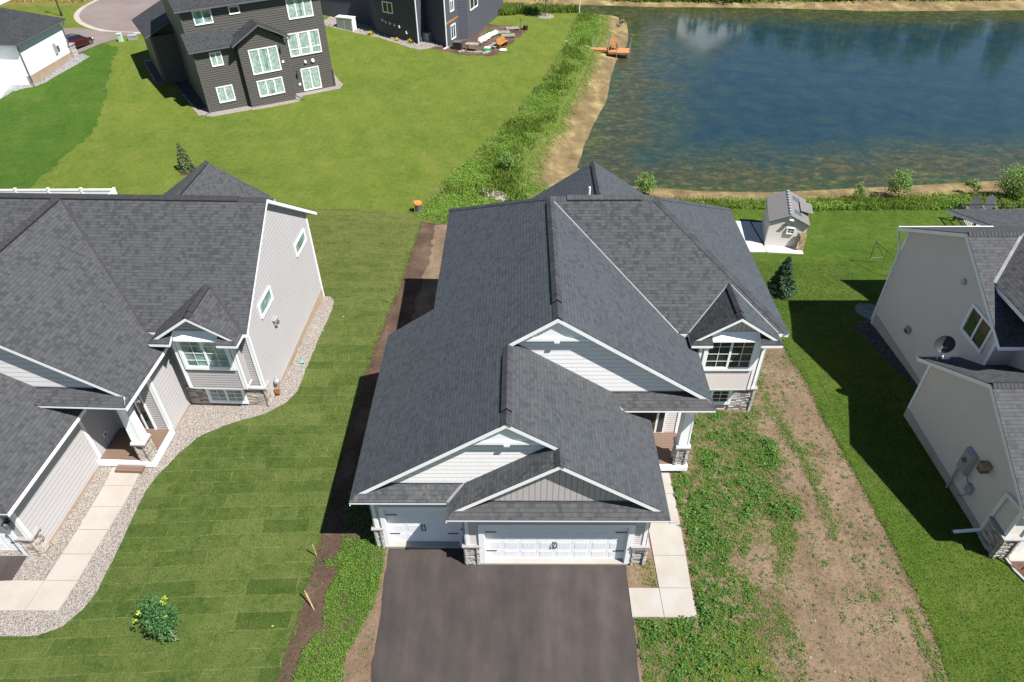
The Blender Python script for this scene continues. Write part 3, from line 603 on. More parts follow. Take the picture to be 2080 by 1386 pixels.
def window(parent,o,u,n,w,h,panes=2,grid=None,m=None,fw=.09,room=None,curtain=False,glass=None,trimm=None,inner=.045,transom=0):
    """double window on a wall: o lower left corner of the opening, u along the wall, n outward"""
    m=m or m_white; room=room or m_room; glass=glass or m_glass; o,u,n=V3(o),V3(u),V3(n); z=Vector((0,0,1)); b=MB()
    t=trimm or m
    for a in ((-fw,w+fw,-fw,0),(-fw,w+fw,h,h+fw),(-fw,0,0,h),(w,w+fw,0,h)): b.obox(o,u,z,n,a[0],a[1],a[2],a[3],0,.07,t)
    pw=w/panes
    for k in range(panes):
        x0,x1=k*pw,(k+1)*pw
        for a in ((x0,x1,0,inner),(x0,x1,h-inner,h),(x0,x0+inner,inner,h-inner),(x1-inner,x1,inner,h-inner)): b.obox(o,u,z,n,a[0],a[1],a[2],a[3],.001,.055,m)
        if transom: b.obox(o,u,z,n,x0+inner,x1-inner,transom-.03,transom+.03,.001,.054,m)
    f=b.build('window',parent)
    r=MB(); r.obox(o,u,z,n,0,w,0,h,.002,.006,room); r.build('backing',f)
    if curtain:
        c=MB(); k=int(w/.085)
        for i in range(k):
            a,bb=o+u*(w*i/k)+n*(.008+.024*(i%2)),o+u*(w*(i+1)/k)+n*(.008+.024*((i+1)%2)); gap=abs(i/k-.5)<.035 
            if gap: continue
            c.poly([a+z*.03,bb+z*.03,bb+z*(h-.03),a+z*(h-.03)],m_curt)
        c.build('curtain',f)
    g=MB(); g.poly([o+u*inner+z*inner+n*.036,o+u*(w-inner)+z*inner+n*.036,o+u*(w-inner)+z*(h-inner)+n*.036,o+u*inner+z*(h-inner)+n*.036] if u.cross(z).dot(n)>0 else [o+u*inner+z*inner+n*.036,o+u*inner+z*(h-inner)+n*.036,o+u*(w-inner)+z*(h-inner)+n*.036,o+u*(w-inner)+z*inner+n*.036],glass); g.build('pane',f)
    if grid:
        gg=MB(); nx,ny=grid
        for k in range(panes):
            for i in range(1,nx): x=k*pw+pw*i/nx; gg.obox(o,u,z,n,x-.011,x+.011,inner,h-inner,.041,.05,m)
            for j in range(1,ny): y=h*j/ny; gg.obox(o,u,z,n,k*pw+inner,(k+1)*pw-inner,y-.011,y+.011,.041,.049,m)
        gg.build('grille',f)
    return f
def ledge(x0,x1,y0,y1,z0,z1,m,cap=True,name='stone_base',parent=None,faces='fblr'):
    b=MB(); b.box(x0+.05,x1-.05,y0+.05,y1-.05,z0,z1,m_mortar)
    def face(o,u,n,w):
        z=z0
        while z<z1-.02:
            h=min(random.choice((.04,.055,.07,.095)),z1-z); x=-.01
            while x<w-.02:
                l=min(random.uniform(.12,.42),w-x+.01); d=random.uniform(.0,.03)
                b.obox(V3(o)+V3((0,0,z)),u,(0,0,1),n,x+.004,x+l-.004,.004,h-.004,-.08,d-.02,m); x+=l
            z+=h
    if 'f' in faces: face((x0,y0+.04,0),(1,0,0),(0,-1,0),x1-x0)
    if 'b' in faces: face((x1,y1-.04,0),(-1,0,0),(0,1,0),x1-x0)
    if 'l' in faces: face((x0+.04,y1,0),(0,-1,0),(-1,0,0),y1-y0)
    if 'r' in faces: face((x1-.04,y0,0),(0,1,0),(1,0,0),y1-y0)
    o=b.build(name,parent)
    if cap:
        c=MB(); w=x1-x0; k=max(1,round(w/.55))
        for i in range(k): c.box(x0-.04+(w+.08)*i/k+.004,x0-.04+(w+.08)*(i+1)/k-.004,y0-.04,y1+.04,z1,z1+.055,m_stoneC)
        c.build('stone_cap',o)
    return o
def garage_door(parent,x0,x1,y,z1,cols,handles,hinges):
    d=MB(); d.box(x0,x1,y,y+.04,0,z1,m_door); n=4; hh=z1/n; cw=(x1-x0)/cols
    for r in range(n):
        d.box(x0,x1,y-.004,y+.001,r*hh+.004,r*hh+.05,m_door); d.box(x0,x1,y-.004,y+.001,(r+1)*hh-.05,(r+1)*hh-.006,m_door)
        for c in range(cols+1):
            xc=x0+c*cw; a,bb=max(x0,xc-.045),min(x1,xc+.045); d.box(a,bb,y-.0035,y+.001,r*hh+.05,(r+1)*hh-.05,m_door)
        for c in range(cols):
            xa=x0+c*cw+.045; wv=cw-.09; d.box(xa+.03,xa+wv-.03,y-.010,y+.001,r*hh+.085,(r+1)*hh-.085,m_door)
            for k in range(1,5): d.box(xa+wv*k/5-.006,xa+wv*k/5+.006,y-.014,y-.009,r*hh+.09,(r+1)*hh-.09,m_door)
    o=d.build('garage_door',parent)
    for (hx,s) in hinges:
        for hz in (1.6,.50):
            k=MB(); k.box(min(hx,hx+s*.36),max(hx,hx+s*.36),y-.022,y-.004,hz-.018,hz+.018,m_black); k.blob((hx+s*.36,y-.015,hz),(.03,.012,.03),m_black,6,4); k.build('hinge',o)
    for s in (-1,1):
        k=MB(); x=handles+s*.065; k.tube([(x-.02*s,y-.02,.70),(x,y-.06,.76),(x,y-.06,.92),(x-.02*s,y-.02,.98)],.016,m_black,6)
        k.blob((x-.02*s,y-.02,.69),(.03,.015,.045),m_black,6,4); k.blob((x-.02*s,y-.02,.99),(.03,.015,.045),m_black,6,4); k.build('handle',o)
    return o
def text(s,size,m,name,parent,mat4,ext=.004):
    cu=bpy.data.curves.new(name,'FONT'); cu.body=s; cu.size=size; cu.extrude=ext; cu.align_x='CENTER'; cu.align_y='CENTER'
    t=bpy.data.objects.new('tmp',cu); COL.objects.link(t); dg=bpy.context.evaluated_depsgraph_get(); me=bpy.data.meshes.new_from_object(t.evaluated_get(dg)); bpy.data.objects.remove(t)
    me.materials.clear(); me.materials.append(m); o=bpy.data.objects.new(name,me); COL.objects.link(o); o.parent=parent; o.matrix_local=mat4; return o
def lantern(parent,p,s=1,name='wall_lantern'):
    b=MB(); x,y,z=p; b.box(x-.05,x+.05,y+.06,y+.10,z-.05,z+.2,m_black); b.bar((x,y+.08,z+.18),(x,y-.08,z+.16),.02,.02,m_black)
    b.cyl((x,y-.08,z-.16),(x,y-.08,z+.08),.075,.11,m_metd,6); b.cyl((x,y-.08,z+.08),(x,y-.08,z+.16),.13,.02,m_black,6); return b.build(name,parent)
# ---------------------------------------------------------------- the two sister houses
def sister_house(root,C,gable_end=False,three_car=True):
    RX=9.12 if gable_end else 9.39
    Lz=lambda x:3.15+TP*(x+6.85); R2=lambda x:3.15+TP*(3.59-x); R1=lambda x:3.91+TP*(5.8-x); Wz=lambda y:7.76-TP*(12.41-y); Bz=lambda y:7.76-TP*(y-12.41)
    G3=lambda x:3.15+TP*(x+3.61); Hz=lambda x:4.42+TP*(9.39-x); S2=lambda y:3.15+TP*(y-.18); S3=lambda y:3.15+TP*(y+.49); S1=lambda y:3.91+.29*(y-3.67)
    roof=MB(); tr=MB(); sh=C['sh']
    def pl(pts,f,m=sh,th=.17):
        P=[(x,y,f(x,y)) for x,y in pts]; roof.slab(P,.03,m,m_dark); tr.slab([(a,b_,c-.031) for a,b_,c in P],th,m_white,m_white)
    if gable_end:
        pl([(-6.85,.18),(-6.61,.42),(-1.63,.42),(-1.63,4.12),(.043,4.12),(.043,12.41),(-4.95,7.42),(-6.85,7.42)],lambda x,y:Lz(x),C['shL'])
        pl([(.043,12.41),(-14,12.41),(-14,7.42),(-4.95,7.42)],lambda x,y:Wz(y),C['shW']); pl([(.043,12.41),(-14,12.41),(-14,17.8),(.043,17.8)],lambda x,y:Bz(y))
    else: pl([(-6.85,.18),(-6.61,.42),(-1.63,.42),(-1.63,4.12),(.043,4.12),(.043,12.41),(-4.79,17.24),(-4.79,8.9),(-6.85,8.9)],lambda x,y:Lz(x),C['shL'])
    pl([(-1.63,.42),(0,.42),(0,-.26),(3.36,-.26),(3.59,-.49),(3.59,4.4),(-1.63,4.4)],lambda x,y:R2(x),C['shG'])
    pl([(-3.61,-.49),(-3.38,-.26),(-.01,-.26),(-.01,.7),(-3.09,.7),(-3.61,.18)],lambda x,y:G3(x),C['shS'])
    pl([(-6.85,.18),(-3.61,.18),(-3.09,.7),(-6.33,.7)],lambda x,y:S2(y),C['shS'],.07)
    pl([(-3.61,-.49),(3.59,-.49),(3.10,0),(-3.12,0)],lambda x,y:S3(y),C['shK'],.07)
    pl([(.043,4.12),(5.63,4.12),(5.8,3.67),(5.8,7.9),(5.03,7.9),(5.03,7.42),(.043,12.41)],lambda x,y:R1(x))
    pl([(2.45,3.67),(5.8,3.67),(5.4,4.4),(1.72,4.4)],lambda x,y:S1(y),C['shK'],.08)
    if gable_end:
        pl([(.043,12.41),(RX,12.41),(RX,7.42),(5.03,7.42)],lambda x,y:Wz(y),C['shW'])
        pl([(.043,12.41),(.043,17.8),(RX,17.8),(RX,12.41)],lambda x,y:Bz(y))
    else:
        pl([(.043,12.41),(4.397,12.41),(9.39,7.42),(5.03,7.42)],lambda x,y:Wz(y),C['shW'])
        pl([(.043,12.41),(-4.79,17.24),(-4.79,17.40),(9.39,17.40),(4.397,12.41)],lambda x,y:Bz(y))
        pl([(4.397,12.41),(9.39,17.40),(9.39,7.42)],lambda x,y:Hz(x))
    # rear wing
    g5=2.66; e5=3.25
    pl([(g5,20.5),(g5,15.64),(g5-1.76,17.4),(g5-1.76,17.9),(g5-e5,17.9),(g5-e5,20.5)],lambda x,y:5.6-TP*abs(g5-x),C['shL'])
    pl([(g5,20.5),(g5,15.64),(g5+1.76,17.4),(g5+1.76,17.9),(g5+e5,17.9),(g5+e5,20.5)],lambda x,y:5.6-TP*abs(g5-x))
    # window gable
    gx=7.2; gw=1.765; gz=4.42+TP*gw
    for s in (-1,1):
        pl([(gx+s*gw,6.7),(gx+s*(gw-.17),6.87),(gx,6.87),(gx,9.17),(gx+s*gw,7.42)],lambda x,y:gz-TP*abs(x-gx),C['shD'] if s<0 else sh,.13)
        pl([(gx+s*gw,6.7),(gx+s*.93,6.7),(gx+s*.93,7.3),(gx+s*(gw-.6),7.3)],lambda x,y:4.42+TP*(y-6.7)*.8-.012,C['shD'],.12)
    ro=roof.build('roof',root); tr.build('fascia',root)
    # ridge caps, vents
    cap=MB(); k=C['cap']
    ridge(cap,(.043,4.1,7.76),(.043,12.41,7.76),.17,TP,.012,k,None,.145)
    ridge(cap,(-1.63,.38,6.642),(-1.63,4.06,6.642),.17,TP,.012,k,None,.145)
    ridge(cap,(-.01,-.3,5.557),(-.01,.34,5.557),.15,TP,.012,k,None,.145)
    if gable_end: ridge(cap,(-14,12.41,7.76),(RX,12.41,7.76),.17,TP,.012,k,None,.145)
    else:
        ridge(cap,(.043,12.41,7.76),(4.397,12.41,7.76),.17,TP,.012,k,None,.145)
        ridge(cap,(9.39,7.42,4.42),(4.397,12.41,7.76),.15,TP*.7,.014,k,None,.145); ridge(cap,(9.39,17.40,4.42),(4.397,12.41,7.76),.15,TP*.7,.014,k,None,.145)
    if not gable_end: ridge(cap,(-4.79,17.24,4.53),(.043,12.41,7.76),.15,TP*.7,.014,k,None,.145)
    ridge(cap,(g5,20.5,5.6),(g5,15.7,5.6),.15,TP,.012,k,None,.145); ridge(cap,(gx,6.9,gz),(gx,9.1,gz),.15,TP,.012,k,None,.145)
    cap.build('ridge_cap',ro)
    vm=C['vent']
    def rv(p,q,w,l,seg=.3):
        v=MB(); ridge(v,p,q,w,TP,l,vm,m_dark,seg); v.build('ridge_vent',ro)
    rv((.043,5.0,7.76),(.043,12.05,7.76),.165,.075); rv((-1.63,.95,6.642),(-1.63,3.6,6.642),.165,.075)
    rv((g5,20.1,5.6),(g5,16.2,5.6),.15,.07); rv((gx,7.25,gz),(gx,8.95,gz),.14,.055)
    if gable_end: rv((-13,12.41,7.76),(7.9,12.41,7.76),.165,.075,0)
    else: rv((.75,12.41,7.76),(3.9,12.41,7.76),.165,.075)
    fm=C['flash']; fw=C['fw']
    def vf(p,q,w):
        b_=MB(); b_.bar(p,q,w,.02,fm); b_.build('valley_flashing',ro)
    vf((.15,12.30,Wz(12.3)+.012),(5.03,7.42,4.42+.012),fw); vf((1.72,4.4,S1(4.4)+.02),(2.47,3.65,3.91+.012),.07); vf((-3.09,.7,S2(.7)+.012),(-3.61,.18,3.15+.012),.10)
    for s in (-1,1): vf((gx+s*.06,9.1,gz-.02),(gx+s*gw,7.42,4.42+.014),fw)
    for q_ in ((-6.25,-3.1,.672,.70,3.47,3.535),(-3.05,3.03,-.03,0,3.455,3.515),(1.75,5.4,4.372,4.4,4.10,4.16)):
        b_=MB(); b_.box(*q_,C['flash2']); b_.build('wall_flashing',ro)
    if not gable_end: pv=MB(); pv.cyl((2.0,15.3,5.7),(2.0,15.3,6.75),.05,.05,m_white,8); pv.build('vent_pipe',ro)
    # body
    w=MB(); s_=C['sid']; q=C['side']
    def wbox(x0,x1,y0,y1,z0,z1,front=s_,side=q):
        w.poly([(x0,y0,z0),(x1,y0,z0),(x1,y0,z1),(x0,y0,z1)],front); w.poly([(x1,y1,z0),(x0,y1,z0),(x0,y1,z1),(x1,y1,z1)],front)
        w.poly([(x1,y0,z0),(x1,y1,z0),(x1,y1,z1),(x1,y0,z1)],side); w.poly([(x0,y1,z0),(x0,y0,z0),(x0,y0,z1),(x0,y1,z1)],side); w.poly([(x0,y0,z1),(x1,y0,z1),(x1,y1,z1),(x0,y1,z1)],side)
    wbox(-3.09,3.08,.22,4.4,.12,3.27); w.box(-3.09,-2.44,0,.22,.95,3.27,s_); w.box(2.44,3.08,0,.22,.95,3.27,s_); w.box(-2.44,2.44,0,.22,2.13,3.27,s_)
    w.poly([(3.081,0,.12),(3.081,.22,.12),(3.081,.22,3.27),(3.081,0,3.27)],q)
    wbox(-6.34,-3.0,.92,8.4,.0,3.27); w.box(-6.34,-5.94,.70,.92,.95,3.27,s_); w.box(-3.4,-3.0,.70,.92,.95,3.27,s_); w.box(-5.94,-3.4,.70,.92,2.13,3.27,s_)
    wbox(-4.27,3.07,4.41,16.9,-1.6,4.6); wbox(3.0,5.33,5.97,8.,-.6,3.98); wbox(3.02,5.32,8,16.9,-2.2,4.3); wbox(5.0,8.87,7.9,16.9,-2.2,4.5)
    wbox(-.2,5.4,16.8,20.2,-3,3.3)
    if gable_end:
        w.poly([(8.875,7.95,4.45),(8.875,16.9,4.45),(8.875,17.0,4.5),(8.875,12.41,7.56),(8.875,7.8,4.5)],q)
    w.build('siding',root)
    for q_ in ((3.05,3.095,.04,4.4,-.4,.13),(8.84,8.885,7.9,16.9,-2.2,-.0),(-6.36,-6.32,.9,8.4,-.7,0),(5.30,5.34,6,7.9,-.8,.12)):
        f=MB(); f.box(*q_,C['found']); f.build('foundation',root)
    def gable(name,y,pts,m): 
        b=MB(); b.poly([(x,y,z) for x,z in pts],m); b.poly([(x,y+.02,z) for x,z in pts[::-1]],m); return b.build(name,root)
    gable('gable_wall',.70,[(-6.3,3.3),(3.0,3.3),(-1.63,6.41)],C['shake'])
    gable('gable_wall',.0,[(-3.08,3.3),(3.06,3.3),(-.01,5.33)],C['bb'])
    gable('gable_wall',4.4,[(-2.5,3.4),(5.45,3.86),(.043,7.54),(-2.5,5.83)],C['shake'])
    g=MB(); g.poly([(gx-1.3,7.3,4.4),(gx+1.3,7.3,4.4),(gx,7.3,gz-.16)],C['bb']); g.build('gable_wall',root)
    # white panel and beam at the top of the two big gables
    for (x,y,z,h) in ((-1.63,.70,6.40,.80),(.043,4.4,7.53,.85)):
        b=MB(); hw=h/TP
        for yy,fl_ in ((y-.15,1),):
            b.poly([(x-hw,yy,z-h),(x+hw,yy,z-h),(x,yy,z)],m_white); b.poly([(x-hw,yy,z-h),(x-hw,y,z-h),(x+hw,y,z-h),(x+hw,yy,z-h)],m_white)
        b.box(x-hw*.93,x+hw*.93,y-.19,y-.15,z-h,z-h+.12,m_white); b.box(x-.09,x+.09,y-.21,y-.02,z-h-.08,z-h,m_white); b.build('gable_panel',root)
    # corner boards and trim
    W_=m_white
    def tb(name,*L_):
        t=MB()
        for q_ in L_: t.box(*q_,W_)
        t.build(name,root)
    tb('corner_board',(2.96,3.10,-.03,.0,1.08,3.2),(3.08,3.11,-.03,.10,1.08,3.2)); tb('corner_board',(-3.11,-2.97,-.03,0,1.08,3.2),(-3.12,-3.09,-.03,.7,1.08,3.2))
    tb('corner_board',(-6.36,-6.22,.67,.70,1.08,3.2),(-6.37,-6.34,.67,.8,1.08,3.2)); tb('corner_board',(8.75,8.89,7.87,7.9,1.02,4.42),(8.87,8.90,7.87,8.0,1.02,4.42))
    tb('corner_board',(5.21,5.35,5.94,5.97,.3,3.9),(5.33,5.36,5.94,6.08,.3,3.9)); tb('corner_board',(3.08,3.11,4.28,4.4,.3,3.8))
    tb('door_frame',(-2.64,-2.44,-.05,.0,.0,2.13),(2.44,2.64,-.05,0,.0,2.13),(-2.64,2.64,-.05,0,2.13,2.27),(-2.46,-2.425,.002,.148,0,2.115),(2.425,2.46,.002,.148,0,2.115),(-2.46,2.46,.002,.148,2.115,2.15))
    tb('door_frame',(-6.1,-5.94,.65,.7,0,2.13),(-3.4,-3.24,.65,.7,0,2.13),(-6.1,-3.24,.65,.7,2.13,2.27),(-5.96,-5.925,.702,.848,0,2.115),(-3.415,-3.37,.702,.848,0,2.115))
    tb('sill_board',(5.95,8.87,7.86,7.9,1.0,1.08))
    if gable_end: tb('corner_board',(8.87,8.90,16.8,16.93,-1.4,4.4))
    # bay with the big window
    by=7.3; bm=MB(); bm.box(5.98,8.42,by,7.92,1.5,4.4,s_)
    bm.box(8.30,8.45,by-.025,by,1.5,4.4,W_); bm.box(8.42,8.45,by-.025,by+.12,1.5,4.4,W_); bm.box(5.95,6.09,by-.025,by,1.5,4.4,W_); bm.box(5.96,8.44,by,7.9,1.44,1.5,W_)
    bm.build('bay',root)
    hd=MB(); hd.poly([(gx-.93,7.02,4.33),(gx+.93,7.02,4.33),(gx+.93,7.28,4.62),(gx-.93,7.28,4.62)],W_); hd.box(gx-.93,gx+.93,7.02,7.3,4.28,4.33,W_); hd.build('window_hood',root)
    window(root,(6.28,by,2.72),(1,0,0),(0,-1,0),1.86,1.52,2,(2,4) if not gable_end else (2,4),fw=.13,room=C['room'],glass=C['glass'])
    window(root,(6.35,7.86,.2),(1,0,0),(0,-1,0),1.5,.74,2,(2,3),fw=.11,room=C['room'],glass=C['glass'])
    ledge(7.95,8.95,7.8,8.3,-.7,1.0,C['stone'],True,'stone_base',root,'fr'); ledge(5.36,6.2,7.8,8.1,-.7,1.0,C['stone'],False,'stone_base',root,'f')
    # porch
    d=MB(); d.box(3.12,5.28,4.25,5.97,.22,.30,m_deck); d.build('porch_deck',root)
    d=MB(); d.box(3.09,5.42,4.10,4.24,.06,.30,m_white); d.box(5.285,5.42,4.24,5.97,.06,.30,m_white); d.box(3.12,5.28,4.25,5.9,-.3,.2,C['found']); d.build('porch_skirt',root)
    c=MB(); cx,cy=5.1,4.42
    for (r0,r1,z0,z1) in ((.21,.17,1.38,3.55),): 
        k=len(c.v); P0=[(cx-r0,cy-r0,z0),(cx+r0,cy-r0,z0),(cx+r0,cy+r0,z0),(cx-r0,cy+r0,z0)]; P1=[(cx-r1,cy-r1,z1),(cx+r1,cy-r1,z1),(cx+r1,cy+r1,z1),(cx-r1,cy+r1,z1)]
        for i in range(4): c.poly([P0[i],P0[(i+1)%4],P1[(i+1)%4],P1[i]],m_white)
        for i in range(4):   # raised corner strips
            a=V3(P0[i]); e_=V3(P0[(i+1)%4]); a1=V3(P1[i]); e1=V3(P1[(i+1)%4]); n_=Vector(((e_-a).y,-(e_-a).x,0)).normalized()*.015
            for (t0,t1) in ((0,.14),(.86,1)): c.poly([a+(e_-a)*t0+n_,a+(e_-a)*t1+n_,a1+(e1-a1)*t1+n_,a1+(e1-a1)*t0+n_],m_white)
            for zz in ((.0,.05),(.93,1)): c.poly([(a+(a1-a)*zz[0])+n_,(e_+(e1-e_)*zz[0])+n_,(e_+(e1-e_)*zz[1])+n_,(a+(a1-a)*zz[1])+n_],m_white)
    c.box(cx-.27,cx+.27,cy-.27,cy+.27,1.36,1.42,m_white); co=c.build('porch_column',root)
    ledge(4.84,5.36,4.16,4.68,.3,1.3,C['stone'],True,'stone_base',co,'fblr')
    bm=MB(); bm.box(2.3,5.42,4.12,4.36,3.5,3.74,m_white); bm.box(3.1,5.4,4.36,5.97,3.70,3.76,m_white); bm.box(5.28,5.42,4.36,5.97,3.5,3.70,m_white); bm.build('porch_beam',root)
    # front door under the porch, narrow window beside it
    dr=MB(); dr.box(3.5,4.72,5.90,5.965,.32,2.55,m_white); dr.box(3.58,4.40,5.885,5.90,.36,2.42,m_white); dr.box(3.64,4.33,5.872,5.885,.42,2.36,m_brown); dr.box(4.44,4.66,5.88,5.90,.40,2.42,m_room); dd=dr.build('front_door',root)
    pb=MB(); pb.box(4.45,4.65,5.865,5.872,.45,2.38,m_glassG); pb.box(3.66,4.30,5.855,5.862,.9,2.2,m_glassG); pb.build('pane',dd)
    # garage doors, stone piers, number
    garage_door(root,-2.44,2.44,.15,2.13,8,-.03,((-2.42,1),(2.42,-1)))
    garage_door(root,-5.94,-3.4,.85,2.13,4,-4.67,((-5.92,1),(-3.42,-1)))
    ledge(-3.19,-2.62,-.08,.3,-.05,1.02,C['stone'],True,'stone_base',root,'flr'); ledge(2.62,3.19,-.08,.4,-.15,1.02,C['stone'],True,'stone_base',root,'flr')
    ledge(-6.44,-6.08,.62,1.1,-.2,1.02,C['stone'],True,'stone_base',root,'flr'); ledge(-3.28,-3.12,.64,.9,0,1.02,C['stone'],True,'stone_base',root,'f')
    return ro
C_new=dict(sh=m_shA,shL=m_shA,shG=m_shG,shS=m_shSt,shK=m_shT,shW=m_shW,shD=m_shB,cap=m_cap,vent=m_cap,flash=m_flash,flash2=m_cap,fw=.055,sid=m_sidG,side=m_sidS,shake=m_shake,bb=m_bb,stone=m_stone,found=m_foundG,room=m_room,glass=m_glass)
house=thing('grey_house','new grey house with charcoal shingle roof and dark asphalt driveway in the centre','house')
sister_house(house,C_new)
b=MB(); b.box(2.64,3.16,-.108,-.095,.78,.96,m_stoneC); pq=b.build('number_plaque',house)
text('15349',.15,m_black,'house_number',pq,Matrix.Translation((2.9,-.112,.865))@Matrix.Rotation(R(90),4,'X'))
C_ln=dict(sh=m_shL,shL=m_shL,shG=m_shL,shS=m_shL,shK=m_shL,shW=m_shL,shD=m_shL,cap=m_capL,vent=m_capL,flash=m_capL,flash2=m_capL,fw=.12,sid=m_sidL,side=m_sidLs,shake=m_shakeL,bb=m_sidL,stone=m_stoneL,found=m_found,room=m_roomG,glass=m_glassG)
a_=R(-2.1); lnl=Vector((-18.44,.23,0))-Matrix.Rotation(a_,3,'Z')@Vector((3.08,0,0))
ln=thing('gable_house','grey house with pale tall side wall and tan rock beds on the left','house',lnl,a_)
sister_house(ln,C_ln,True)
for y0,y1,z0,z1 in ((9.45,10.85,3.68,4.28),(14.6,16.1,3.5,4.06)):
    window(ln,(8.875,y0,z0),(0,1,0),(1,0,0),y1-y0,z1-z0,1,None,fw=.045,inner=.03,room=m_roomG,glass=m_glassG)
lantern(ln,(2.8,-.08,2.0))
b=MB(); b.box(8.88,9.0,10.35,10.6,2.5,2.8,m_metal); b.cyl((9.0,10.47,2.65),(9.08,10.47,2.65),.09,.09,m_metd,10); b.box(8.9,9.02,10.28,10.67,2.8,2.84,m_metal); b.build('wall_vent',ln)
b=MB(); b.cyl((9.02,8.7,.0),(9.02,8.7,.7),.03,.03,m_metal,8); b.blob((9.08,8.72,.62),(.14,.14,.16),m_metal,10,7); b.cyl((9.0,8.95,.0),(9.0,8.95,.75),.03,.03,m_metal,8); b.tube([(9.02,8.7,.7),(9.02,8.95,.75)],.03,m_metal); b.box(8.95,9.15,8.5,8.62,.05,.35,m_cedar); b.build('gas_meter',ln)
b=MB(); b.box(3.09,3.12,5.0,5.2,.75,.95,m_white); b.box(3.12,3.13,5.04,5.16,.79,.91,m_metd); b.build('wall_outlet',ln)
# step in front of the neighbour's porch
b=MB(); b.box(3.9,5.0,3.78,4.08,.05,.17,m_deck); b.build('porch_step',ln)
# ---------------------------------------------------------------- right neighbour
rh=thing('tan_house','tan two-storey house with white trimmed gables on the right edge','house')
def rh_build():
    rt=rh; sl=.52; ZR=lambda y:7.04-sl*abs(y-10.6); sg=.55; ZG_=lambda y:4.78-sg*abs(y-4.1)
    ro=MB(); tr=MB()
    def pl(pts,f,m=m_shL,th=.17):
        P=[(x,y,f(x,y)) for x,y in pts]; ro.slab(P,.03,m,m_dark); tr.slab([(a,b_,c-.031) for a,b_,c in P],th,m_white,m_white)
    pl([(16.85,15.15),(16.85,10.6),(30,10.6),(30,15.15)],lambda x,y:ZR(y)); pl([(16.85,10.6),(30,10.6),(30,6.2),(16.85,6.2)],lambda x,y:ZR(y))
    pl([(15.42,8.1),(17.1,8.1),(17.1,6.85),(30,6.85),(30,4.1),(15.42,4.1)],lambda x,y:ZG_(y)); pl([(15.42,4.1),(30,4.1),(30,.15),(15.42,.15)],lambda x,y:ZG_(y))
    # front facing gable over the main roof
    gx,gz,g2=21.2,8.3,.60; ze=7.04-sl*(10.6-8.9)
    GL=lambda x:gz-g2*abs(x-gx)
    xe=17.35; 
    pl([(xe,5.2),(gx,5.2),(gx,10.6+.2),(19.1,10.6),(xe,10.6-(7.04-GL(xe))/sl)],lambda x,y:GL(x),m_shT); pl([(gx,5.2),(2*gx-xe,5.2),(2*gx-xe,9),(gx,10.8)],lambda x,y:GL(x),m_shT)
    # rear dormer roof with pale fascia
    pl([(21.4,15.15),(30,15.15),(30,18.2),(20.9,18.2)],lambda x,y:ZR(15.15)-.25*(y-15.15))
    r=ro.build('roof',rt); tr.build('fascia',rt)
    c=MB(); ridge(c,(16.9,10.6,7.04),(24,10.6,7.04),.16,sl,.012,m_capL,None,.145); c.build('ridge_cap',r)
    c=MB(); ridge(c,(15.45,4.1,4.78),(24,4.1,4.78),.16,sg,.012,m_capL,None,.145); c.build('ridge_cap',r)
    b=MB(); b.bar((xe,10.6-(7.04-GL(xe))/sl,GL(xe)+.02),(19.1,10.6,7.06),.12,.02,m_flash); b.build('valley_flashing',r)
    b=MB(); b.box(18.2,18.55,6.0,6.3,3.72,4.05,m_dark); b.box(18.22,18.62,5.9,6.28,4.0,4.06,m_metal); b.build('roof_vent',r)
    w=MB(); T=m_sidT
    X=17.15; w.poly([(X,14.75,-1.2),(X,6.75,-.4),(X,6.75,4.9),(X,10.6,6.84),(X,14.75,4.7)],T); w.poly([(X,6.75,-1),(30,6.75,-1),(30,6.75,4.9),(X,6.75,4.9)],T); w.poly([(X,14.75,-1.2),(X,14.75,4.7),(30,14.75,4.7),(30,14.75,-1.2)],T)
    w.box(18.05,27,5.5,8.0,2.8,5.95,T)
    X=15.62; w.poly([(X,7.55,-.3),(X,.42,-.1),(X,.42,2.65),(X,4.1,4.6),(X,7.55,2.75)],T); w.poly([(X,.42,-.1),(X+.9,.42,-.1),(X+.9,.42,2.65),(X,.42,2.65)],T); w.poly([(X+.9,.42,2.15),(30,.42,2.15),(30,.42,2.65),(X+.9,.42,2.65)],T); w.poly([(X,7.55,-.6),(X,7.55,2.75),(17.2,7.55,2.75),(17.2,7.55,-.6)],T)
    w.build('siding',rt)
    g=MB(); g.poly([(18.05,5.48,5.9),(24.3,5.48,5.9),(gx,5.48,gz-.2)],T); g.build('gable_wall',rt)
    for q in ((17.12,17.16,6.9,14.77,-1.6,-.15),(15.58,15.63,.5,7.55,-.6,.16)):
        f=MB(); f.box(*q,m_foundG); f.build('foundation',rt)
    def tb(name,*L_):
        t=MB()
        for q_ in L_: t.box(*q_,m_white)
        t.build(name,rt)
    tb('corner_board',(17.11,17.15,6.7,6.84,-.2,4.75)); tb('corner_board',(17.11,17.15,14.62,14.77,-.9,4.6)); tb('corner_board',(15.585,15.62,.38,.52,1.0,2.55)); tb('corner_board',(15.585,15.62,7.42,7.56,.0,2.7)); tb('corner_board',(18.0,18.06,5.44,5.6,3.0,5.6))
    b=MB(); b.box(16.96,17.15,10.5,14.9,-.2,-.13,m_metd); b.build('ledge_line',rt) if False else None
    # eaves' gutter and downspouts
    def pipe(name,pts,wd=.08):
        b=MB()
        for p,q in zip(pts,pts[1:]): b.bar(p,q,wd,wd*.75,m_white)
        b.build(name,rt)
    pipe('downspout',[(16.95,15.25,4.4),(17.0,14.85,3.9),(17.06,14.72,3.5),(17.06,14.72,-.6)]); pipe('downspout',[(15.5,.35,2.52),(15.54,1.25,2.3),(15.56,1.3,.15),(14.66,1.33,-.02)],.10)
    b=MB(); b.box(16.9,24,15.15,15.27,4.52,4.64,m_white); b.build('gutter',rt)
